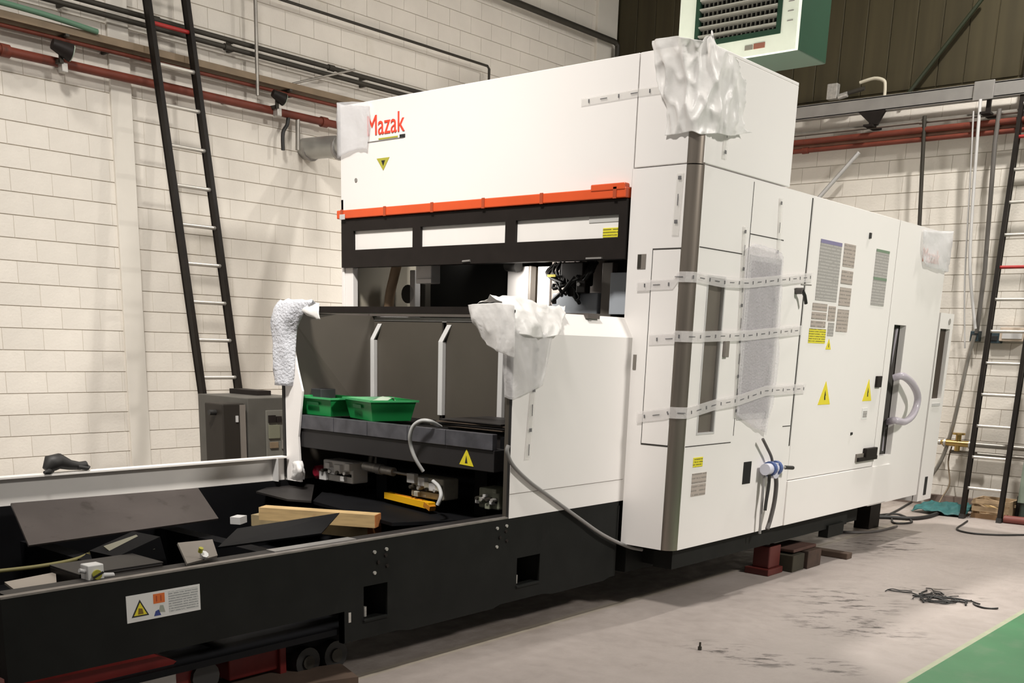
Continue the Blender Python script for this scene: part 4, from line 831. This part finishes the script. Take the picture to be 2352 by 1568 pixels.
# ================================================================== BEHIND THE BED
c = on(140, 1078, 0, -5.78); bg = thing('black_glove', 'crumpled black glove lying on the white far rail', 'glove', c + Vector((0, 0, 0)))
zt = .862
MB().tube([(-5.77, 2.80, zt + .02), (-5.77, 2.83, zt + .055), (-5.77, 2.88, zt + .065), (-5.77, 2.94, zt + .04), (-5.77, 3.0, zt + .03), (-5.77, 3.04, zt + .035)], [.022, .048, .045, .030, .024, .022], 10, smooth_path=1).build('palm', RUB, bg)
for k in range(4): MB().tube([(-5.79 + .012 * k, 2.98, zt + .028), (-5.79 + .014 * k, 3.03, zt + .034 - .006 * k), (-5.79 + .016 * k, 3.07 - .01 * k, zt + .016)], [.014, .013, .008], 8).build('finger', RUB, bg)
MB().tube([(-5.77, 2.83, zt + .02), (-5.74, 2.80, zt + .012), (-5.73, 2.77, zt + .012)], [.02, .016, .009], 8).build('thumb', RUB, bg)
ec = thing('control_cabinet', 'dark grey control cabinet with small panels behind the white rail', 'cabinet', (-7.4, 5.5, 0))
MB().box((-7.9, 5.20, .1), (-7.2, 5.78, 1.15), .006).build('body', mat('cabinet_dark', (.085, .08, .07), .5, var=.15), ec)
MB().box((-7.2, 5.37, .62), (-7.19, 5.76, 1.05), .004).build('door', mat('cabinet_door', (.15, .145, .125), .5, var=.1), ec)
for (y0, y1, z0, z1, m) in ((5.39, 5.46, .95, 1.01, BLACKP), (5.47, 5.52, .95, 1.0, BLACKP), (5.54, 5.62, .94, 1.01, BLACKP), (5.54, 5.62, .84, .90, BLACKP), (5.39, 5.50, .82, .93, mat('olive_meter', (.17, .17, .12), .5)), (5.40, 5.48, .74, .79, BROWNP), (5.52, 5.62, .73, .80, LOUV)):
    MB().box((-7.19, y0, z0), (-7.175, y1, z1), .002).build('instrument', m, ec)
MB().box((-7.9, 5.52, 1.15), (-7.5, 5.66, 1.19)).build('top_box', BLACKP, ec)
MB().box((-7.85, 5.24, 0), (-7.25, 5.74, .1)).build('plinth', BLACKP, ec)
pm = thing('dark_pump_unit', 'nearly black upright unit with side knob left of the grey control cabinet', 'unit', (-7.3, 5.05, 0))
MB().box((-7.45, 4.96, 0), (-7.2, 5.17, 1.11), .01).build('body', mat('near_black_brown', (.018, .014, .01), .6), pm)
MB().cyl((-7.3, 4.96, 1.04), (-7.3, 4.90, 1.04), .022, 10).build('knob', RUB, pm); MB().box((-7.2, 5.12, 0), (-7.19, 5.17, 1.1)).build('edge', LOUV, pm)
MB().obox((-7.195, 5.09, .99), (.01, .02, .05)).build('lamp_cover', LGREY, pm)

# ================================================================== UNDER THE MACHINE
def skate(label, y0, x0=-4.15):
    t = thing('roller_skate', label, 'machine skate', (x0, y0, 0))
    MB().box((x0 - .3, y0 - .30, .06), (x0 + .12, y0, .17), .008).box((x0 - .3, y0 - .02, .02), (x0 + .14, y0 + .02, .19), .006).build('frame', REDD, t)
    for k, yy in enumerate((.13, .31)):
        MB().cyl((x0 - .05, y0 + yy, .075), (x0 + .17, y0 + yy, .075), .075, 18).build('roller', RUB, t)
        MB().cyl((x0 + .17, y0 + yy, .075), (x0 + .18, y0 + yy, .075), .035, 14).build('hub', DGREYP, t)
    MB().box((x0 - .1, y0 + .02, .13), (x0 + .12, y0 + .40, .16)).build('roller_plate', BEDIN, t)
    MB().cyl((x0 - .05, y0 - .25, .16), (x0 - .05, y0 - .25, .24), .09, 16).build('turntable', REDD, t)
    MB().tube([(x0 + .05, y0 - .3, .16), (x0 + .05, y0 - .7, .14), (x0 + .05, y0 - .95, .12)], .02, 8).build('drawbar', DGREYP, t)
    return t
skate('red roller skate with two black rollers under the black frame', 3.06)
pf = thing('pallet_truck_fork', 'long red fork under the near part of the black frame', 'fork', (-3.95, 2.2, .2))
MB().slab([(-3.86, 1.4, .24), (-3.86, 2.32, .24), (-3.86, 2.38, .28), (-3.86, 2.3, .32), (-3.86, 1.4, .33)], (-.16, 0, 0)).build('blade', REDD, pf)
MB().box((-4.02, 1.5, .16), (-3.9, 2.4, .24), .004).build('push_rod', GREYM, pf)
MB().cyl((-4.0, 2.55, .16), (-3.9, 2.55, .16), .07, 14).build('load_wheel', RUB, pf)
MB().box((-3.98, 2.40, .14), (-3.92, 2.60, .26)).build('wheel_fork', REDD, pf)
wb_ = timber('old dark board lying flat on the floor under the roller skate', (-3.98, 2.9, .02), .9, .24, .04, math.radians(70), WOODD, WOODD, name='floor_board')
def sup(name, label, cat, x0, x1, y0, y1, z0, z1, m): t = MB().box((x0, y0, z0), (x1, y1, z1), .006).build(name, m); return tag(t, label, cat)
jk = thing('red_jack', 'small red machine jack under the right side of the machine', 'jack', (-3.62, 7.3, 0))
MB().box((-3.70, 7.18, 0), (-3.50, 7.42, .05), .006).box((-3.66, 7.22, .05), (-3.52, 7.40, .22), .01).build('body', mat('dull_red', (.085, .013, .010), .5, var=.2), jk); MB().cyl((-3.6, 7.3, .22), (-3.6, 7.3, .25), .03, 12).build('ram', GREYM, jk)
sup('support_block', 'dark green-brown timber block under the machine next to the red jack', 'timber', -3.66, -3.44, 7.46, 7.66, 0, .13, mat('greenish_timber', (.035, .03, .018), .8, var=.3))
sup('support_block', 'reddish brown timber block under the machine, right of the green-brown one', 'timber', -3.62, -3.42, 7.68, 7.92, 0, .14, mat('brown_timber', (.055, .032, .022), .8, var=.35, scale=12))
sup('support_wedge', 'short dark timber sticking out behind the support blocks', 'timber', -3.75, -3.36, 8.30, 8.40, .0, .05, WOODD)
sup('support_plank', 'flat weathered plank lying on the support blocks', 'timber', -3.70, -3.46, 7.5, 7.9, .145, .17, mat('reddish_plank', (.075, .035, .026), .8, var=.3))

# ================================================================== RIGHT-HAND FLOOR ITEMS
cr = thing('wooden_crate', 'small wooden crate of offcuts between the feet of the right ladder', 'crate', (-3.3, 11.75, 0))
c0 = on(2222, 1192, 2, 0); x0, x1, y0, y1, h = -3.42, -3.05, 11.62, 11.95, .19
CRW = mat('crate_wood', (.42, .30, .18), .8, var=.25, scale=12)
for z in (.0, .075, .15): MB().box((x0, y0, z), (x1, y0 + .015, z + .05)).build('slat', CRW if z else mat('crate_dark', (.16, .09, .04), .8), cr); MB().box((x0, y1, z), (x1, y1 + .015, z + .05)).build('slat', CRW, cr)
for xx in (x0, x1 - .015): MB().box((xx, y0 + .015, 0), (xx + .015, y1, .2)).build('end_board', CRW, cr)
MB().box((x0, y0 + .015, 0), (x1, y1, .02)).build('base', CRW, cr)
r_ = random.Random(3)
for k in range(7):
    a = Vector((r_.uniform(x0 + .05, x1 - .05), y0 + .05 + .03 * k, .10 + .01 * k)); MB().obox(a, (.22, .03, .025), (0, r_.uniform(-.4, .4), r_.uniform(-.8, .8))).build('offcut', WOOD if k % 2 else CRW, cr)
tl = on(2165, 1180, 2, 0)
g = [[Vector((tl.x + dx, tl.y + dy, z)) for dx, dy, z in r] for r in (
    ((-.30, -.12, .005), (-.1, -.16, .02), (.10, -.15, .015), (.26, -.10, .005)), ((-.28, .02, .03), (-.08, 0, .07), (.10, .0, .06), (.26, .02, .05)),
    ((-.22, .16, .06), (-.05, .16, .10), (.10, .16, .08), (.24, .16, .10)), ((-.18, .30, .01), (-.05, .30, .04), (.10, .30, .05), (.22, .30, .02)))]
tag(solid(sheet(g, 6, .035, 8, fr=7).build('teal_sheet_bundle', TEAL), .006), 'crumpled teal cloth on the floor before the brass valves', 'cloth')
def fcable(label, px, r=.012, m=RUB, name='floor_cable', z=None):
    P = [on(a, b, 2, r) for a, b in px]; t = thing(name, label, 'cable', P[0]); MB().tube(P, r, 8, smooth_path=6).build('cable', m, t)
fcable('black cable bundle running along the floor to the teal cloth', [(1905, 1190), (1960, 1186), (2030, 1187), (2090, 1190), (2130, 1186), (2160, 1176)], .02)
fcable('thin black cable winding beside the black cable bundle', [(1925, 1179), (1990, 1184), (2060, 1180), (2095, 1198), (2055, 1201), (2048, 1190)], .010)
fcable('black cable rising to the rear corner of the machine', [(2030, 1186), (2060, 1172), (2084, 1158), (2098, 1150)], .011)
fcable('brown-black cable making a loop near the right ladder', [(2352, 1228), (2290, 1228), (2230, 1224), (2198, 1215), (2212, 1203), (2222, 1196)], .009)
fcable('dark cable lying under the rear of the machine', [(1880, 1215), (1950, 1222), (2010, 1220), (2060, 1208)], .012, HOSE)
t = thing('red_hose', 'thick dull red hose on the floor right of the crate', 'hose', (-2.9, 11.7, .04))
MB().tube([(-3.06, 11.52, .04), (-2.7, 11.55, .04), (-2.2, 11.5, .04), (-1.6, 11.4, .04)], .04, 10, smooth_path=5).build('hose', mat('dull_red_hose', (.16, .04, .03), .6), t)
dm = thing('machine_corner_unit', 'dark green machine standing at the right edge behind the ladder', 'machine', (-2.7, 11.9, 0))
MB().box((-2.98, 11.72, 0), (-2.2, 12.2, 1.45), .02).build('body', mat('deep_green', (.035, .05, .04), .5, var=.3), dm)
MB().box((-3.0, 11.70, .2), (-2.9, 11.73, 1.2)).build('pale_edge', mat('sage_metal', (.20, .24, .19), .5, var=.2), dm)
MB().box((-3.05, 11.85, 0), (-2.98, 12.0, .25), .01).build('side_box', BLACKP, dm)
# tangle of black swarf on the floor
tg = MB(); r_ = random.Random(11); c = on(2152, 1372, 2, .006)
for k in range(26):
    a = c + Vector((r_.gauss(0, .11), r_.gauss(0, .09), 0)); P = [a]
    an = r_.uniform(0, 6.3)
    for j in range(5): an += r_.uniform(-.9, .9); P.append(P[-1] + Vector((math.cos(an), math.sin(an), 0)) * .045); P[-1].z = .004 + r_.uniform(0, .008)
    tg.tube(P, r_.uniform(.003, .0075), 5, smooth_path=3)
o = tg.build('swarf_tangle', RUB); tag(o, 'tangle of black swarf and wire on the open floor', 'swarf', kind='stuff')
bo = on(1607, 1492, 2, .0)
t = thing('loose_bolt', 'single dark bolt lying on the floor near the lower edge', 'bolt', bo)
MB().cyl(bo + Vector((0, 0, .0)), bo + Vector((0, 0, .02)), .011, 6).build('head', DGREYP, t); MB().cyl(bo + Vector((0, 0, .02)), bo + Vector((0, 0, .045)), .006, 8).build('shank', DGREYP, t)

# ================================================================== PROTECTIVE FILM AND TAPE
def film(name, label, cat, rows, m, amp, seed, nu=6, fr=9.0, th=.0012):
    return tag(solid(sheet(rows, nu, amp, seed, fr=fr).build(name, m), th), label, cat)
F = lambda x, y, d=.012: on(x, y, 1, YF - d)
Q = lambda x, y, d=.012: on(x, y, 0, XR + d)
K = lambda z, d=.015: Vector((-3.475 + (.075 + d) * .707, 5.675 - (.075 + d) * .707, z))
film('plastic_wrap', 'crumpled white plastic wrap over the upper right front corner of the machine', 'plastic wrap', [
    [F(1500, 95, .03), F(1560, 82, .09), F(1610, 92, .05), Vector((-3.42, 5.66, 3.37)), Q(1655, 112, .05), Q(1678, 130, .06), Q(1700, 165, .06)],
    [F(1508, 130, .04), F(1548, 135, .05), F(1590, 130, .04), K(3.27), Q(1652, 160, .04), Q(1680, 165, .06), Q(1708, 195, .03)],
    [F(1520, 190), F(1550, 190, .03), F(1585, 190, .02), K(3.10), Q(1648, 210, .03), Q(1675, 225, .04), Q(1700, 245, .02)],
    [F(1535, 250), F(1560, 255, .03), F(1588, 255, .02), K(2.95), Q(1645, 265, .03), Q(1672, 270, .04), Q(1705, 290, .03)],
    [F(1530, 312, .006), F(1560, 308, .012), F(1590, 302, .012), K(2.83, .008), Q(1642, 305, .015), Q(1672, 312, .03), Q(1715, 305, .03)]], BAG, .030, 1, 12, 8)
film('plastic_wrap', 'thin plastic wrap over the upper left front corner of the machine', 'plastic wrap', [
    [Vector((XL - .012, 5.72, 3.325)), Vector((XL - .012, 5.59, 3.33)), F(812, 234), F(850, 236)],
    [Vector((XL - .012, 5.70, 3.15)), Vector((XL - .012, 5.59, 3.15)), F(815, 285), F(852, 285)],
    [Vector((XL - .012, 5.70, 2.95)), Vector((XL - .012, 5.59, 2.95)), F(818, 345), F(845, 345)]], mat_film('thin_clear_film', (.80, .80, .82), .34, .3, .6, 18), .012, 2)
W = lambda x, y, d=.012: on(x, y, 0, -3.78 + d)
T4 = lambda x, y, d=0.0: on(x, y, 1, 4.43 - d)
film('plastic_flap', 'big white plastic flap folded over the hood edge at the right wing', 'plastic wrap', [
    [T4(1076, 700), T4(1110, 697, .02), T4(1145, 696, .03), T4(1185, 700, .03)],
    [T4(1080, 722), T4(1112, 732, .03), T4(1148, 740, .045), T4(1184, 745, .03)],
    [T4(1098, 752), T4(1122, 764, .03), T4(1152, 776, .045), T4(1183, 785, .03)],
    [T4(1122, 790), T4(1138, 800, .02), T4(1158, 812, .035), T4(1181, 822, .02)]], BAG, .012, 4, 9, 9)
film('bubble_wrap', 'bulky bubble wrap lying over the top front corner of the right wing', 'bubble wrap', [
    [Vector((-4.02, 4.42, 1.87)), Vector((-3.95, 4.62, 1.88)), Vector((-3.92, 4.85, 1.855)), Vector((-3.90, 5.05, 1.84))],
    [Vector((-3.90, 4.41, 1.885)), Vector((-3.87, 4.60, 1.875)), Vector((-3.85, 4.80, 1.84)), Vector((-3.845, 4.98, 1.825))],
    [Vector((-3.80, 4.41, 1.80)), Vector((-3.775, 4.60, 1.78)), Vector((-3.79, 4.74, 1.76)), Vector((-3.80, 4.90, 1.755))],
    [Vector((-3.775, 4.43, 1.70)), Vector((-3.755, 4.60, 1.68)), Vector((-3.765, 4.70, 1.68)), Vector((-3.772, 4.82, 1.69))]], BAG, .022, 14, 9, 9)
film('plastic_wrap', 'thin clear plastic hanging down the front edge of the right wing', 'plastic wrap', [
    [Vector((-3.82, 4.43, 1.72)), Vector((-3.765, 4.46, 1.72)), Vector((-3.765, 4.62, 1.71)), Vector((-3.77, 4.78, 1.70))],
    [Vector((-3.82, 4.44, 1.55)), Vector((-3.765, 4.455, 1.55)), Vector((-3.765, 4.60, 1.54)), Vector((-3.77, 4.75, 1.55))],
    [Vector((-3.82, 4.45, 1.36)), Vector((-3.77, 4.46, 1.35)), Vector((-3.768, 4.56, 1.38)), Vector((-3.772, 4.70, 1.42))]], mat_film('soft_clear_film', (.84, .82, .82), .42, .35, .6, 18), .014, 15, 8, 10)
film('bubble_wrap', 'pale bubble wrap sleeve over the top of the left wing', 'bubble wrap', [
    [Vector((-5.86, 4.55, 1.34)), Vector((-5.83, 4.44, 1.33)), Vector((-5.74, 4.43, 1.33)), Vector((-5.68, 4.48, 1.33))],
    [Vector((-5.86, 4.55, 1.55)), Vector((-5.83, 4.43, 1.55)), Vector((-5.72, 4.42, 1.55)), Vector((-5.65, 4.47, 1.55))],
    [Vector((-5.85, 4.55, 1.74)), Vector((-5.82, 4.42, 1.74)), Vector((-5.70, 4.41, 1.72)), Vector((-5.60, 4.46, 1.72))],
    [Vector((-5.78, 4.55, 1.85)), Vector((-5.74, 4.43, 1.86)), Vector((-5.60, 4.42, 1.86)), Vector((-5.42, 4.43, 1.855))],
    [Vector((-5.70, 4.62, 1.85)), Vector((-5.62, 4.55, 1.86)), Vector((-5.50, 4.50, 1.86)), Vector((-5.38, 4.46, 1.85))]], mat_film('bluish_bubble_wrap', (.74, .75, .80), .72, .3, .9, 60), .014, 6, 6, 12)
MB().slab([Vector((-5.56, 4.43, 1.85)), Vector((-5.36, 4.45, 1.85)), Vector((-5.345, 4.44, 1.76))], (0, -.004, 0))
film('plastic_flap', 'pointed plastic flap hanging from the hood by the left wing', 'plastic wrap', [
    [Vector((-5.62, 4.45, 1.845)), Vector((-5.50, 4.44, 1.85)), Vector((-5.36, 4.44, 1.85))], [Vector((-5.56, 4.44, 1.81)), Vector((-5.46, 4.42, 1.80)), Vector((-5.34, 4.42, 1.80))], [Vector((-5.40, 4.43, 1.765)), Vector((-5.36, 4.42, 1.76)), Vector((-5.33, 4.42, 1.755))]], BAG, .008, 9, 4)
film('plastic_sleeve_end', 'knotted white plastic at the foot of the left wing', 'plastic wrap', [
    [on(668, 1098, 1, 4.44), on(680, 1102, 1, 4.42), on(700, 1100, 1, 4.44)], [on(676, 1082, 1, 4.42), on(688, 1080, 1, 4.38), on(700, 1084, 1, 4.43)], [on(672, 1062, 1, 4.44), on(682, 1060, 1, 4.42), on(692, 1062, 1, 4.45)]], BAG, .015, 5, 5, 14)
QB = lambda x, y, d: Q(x, y, .009 + d * .3)
film('bubble_wrap', 'bubble wrap hanging over the dark window on the right side', 'bubble wrap', [
    [QB(1712, 572, .03), QB(1735, 560, .05), QB(1765, 568, .05), QB(1785, 575, .04), QB(1800, 590, .02)],
    [QB(1708, 640, .02), QB(1735, 640, .03), QB(1765, 640, .03), QB(1785, 645, .03), QB(1796, 650, .02)],
    [QB(1702, 760, .015), QB(1730, 760, .025), QB(1758, 760, .03), QB(1778, 762, .03), QB(1790, 762, .015)],
    [QB(1695, 880, .015), QB(1722, 880, .02), QB(1750, 885, .025), QB(1768, 885, .03), QB(1780, 885, .015)],
    [QB(1690, 955, .015), QB(1715, 970, .02), QB(1735, 985, .02), QB(1750, 990, .03), QB(1758, 1000, .012)]], BUB, .009, 12, 6, 12)
film('plastic_wrap', 'thin plastic over the far top corner of the machine', 'plastic wrap', [
    [Q(2120, 528), Q(2150, 530, .02), Vector((XR + .012, 9.86, 2.70)), Vector((-3.5, 9.885, 2.70))], [Q(2116, 570), Q(2145, 575, .02), Vector((XR + .012, 9.86, 2.52)), Vector((-3.5, 9.875, 2.52))], [Q(2122, 612), Q(2146, 618, .02), Vector((XR + .02, 9.86, 2.36)), Vector((-3.5, 9.875, 2.36))]], mat_film('thin_clear_film', (.80, .80, .82), .34, .3, .6, 18), .02, 14)
# tape strips with printed marks
def tape(label, pts, w, marks, m=TAPE):
    """pts: world points along the strip, normals from the plane they lie on; w: half width (vertical)"""
    t = thing('packing_tape', label, 'tape', pts[0]); n = len(pts); up = Vector((0, 0, w))
    mb = MB(); mb.add([p - up for p in pts] + [p + up for p in pts], [(i, i + 1, i + 1 + n, i + n) for i in range(n - 1)])
    solid(mb.build('strip', m, t), .0015)
    L = [0]
    for i in range(n - 1): L.append(L[-1] + (pts[i + 1] - pts[i]).length)
    k = 0; s = .06
    while s < L[-1] - .03:
        i = max(j for j in range(n - 1) if L[j] <= s); d = (pts[i + 1] - pts[i]).normalized(); p = pts[i] + d * (s - L[i])
        nn = d.cross(Vector((0, 0, 1))).normalized()
        if nn.dot(CAM - p) < 0: nn = -nn
        p = p + nn * .003; R = Matrix((d, nn, d.cross(nn))).transposed()
        if k % 2: MB().obox(p, (.05, .002, .005), M=R).build('printed_mark', INK2, t)
        else: MB().obox(p, (.009, .002, .020), M=R).build('printed_mark', INK2, t)
        s += marks; k += 1
    return t
def strip(fpx, zk, spx, d=.012):
    P = [F(x, y, d) for x, y in fpx]
    if zk is not None:
        for a in (0, 30, 60, 90):
            r = math.radians(a); P.append(Vector((-3.475 + (.075 + d) * math.sin(r), 5.675 - (.075 + d) * math.cos(r), zk)))
    return P + [Q(x, y, (.02, .032, .032, .014)[i]) for i, (x, y) in enumerate(spx)]
tape('upper packing tape strip around the corner strip and windows', strip([(1462, 656), (1545, 652)], 2.055, [(1660, 648), (1720, 650), (1800, 642), (1868, 636)]), .030, .085)
tape('middle packing tape strip around the corner strip and windows', strip([(1490, 780), (1550, 777)], 1.715, [(1640, 772), (1720, 770), (1790, 762), (1842, 758)]), .032, .085)
tape('lowest packing tape strip, slanting upward to the right', strip([(1462, 958), (1530, 950)], 1.265, [(1640, 930), (1700, 918), (1760, 897), (1850, 892)]), .034, .085)
tape('thin tape strip high on the front panel left of the wrapped corner', [F(1335, 235, .006), F(1400, 224, .006), F(1462, 213, .006), F(1520, 205, .006)], .022, .11, mat_film('very_clear_tape', (.82, .80, .77), .25, .25, .2, 40))
def vtape(label, pf, px, marks, seed):
    """vertical tape: marks only slightly visible"""
    P = [pf(x, y, .008) for x, y in px]; t = thing('packing_tape', label, 'tape', P[0]); n = len(P)
    side = Vector((1, 0, 0)) if pf is F else Vector((0, 1, 0)); h = side * .024
    mb = MB(); mb.add([p - h for p in P] + [p + h for p in P], [(i, i + 1, i + 1 + n, i + n) for i in range(n - 1)]); solid(mb.build('strip', mat_film('very_clear_tape', (.82, .80, .77), .25, .25, .2, 40), t), .0015)
    a, b = P[0], P[-1]; k = 0; s = .03; Lg = (b - a).length; dn = (b - a).normalized()
    nn = Vector((0, -1, 0)) if pf is F else Vector((1, 0, 0))
    while s < Lg:
        c = a + dn * s + nn * .003; q = side * (.011 if k % 2 == 0 else .003); zz = Vector((0, 0, .010 if k % 2 == 0 else .032))
        v0 = c - q - zz; v1 = c + q + zz + nn * .001; MB().box(v0, v1).build('printed_mark', INK2, t); s += marks; k += 1
vtape('vertical tape strip down the front beside the steel corner, upper part', F, [(1582, 200), (1570, 300)], .10, 1)
vtape('vertical tape strip down the front beside the steel corner, lower part', F, [(1563, 395), (1550, 540)], .12, 2)
vtape('vertical tape strip along the left edge of the wrapped window', Q, [(1712, 520), (1702, 720), (1690, 960)], .11, 3)
vtape('vertical tape strip along the right edge of the wrapped window', Q, [(1795, 455), (1788, 600), (1778, 760), (1756, 970)], .15, 4)
vtape('vertical tape strip on the right wing under the bubble wrap', W, [(1235, 790), (1222, 940), (1212, 1055)], .11, 5)
vtape('vertical tape strip down the side of the upper wrapped corner', Q, [(1685, 150), (1672, 260), (1664, 365)], .11, 6)
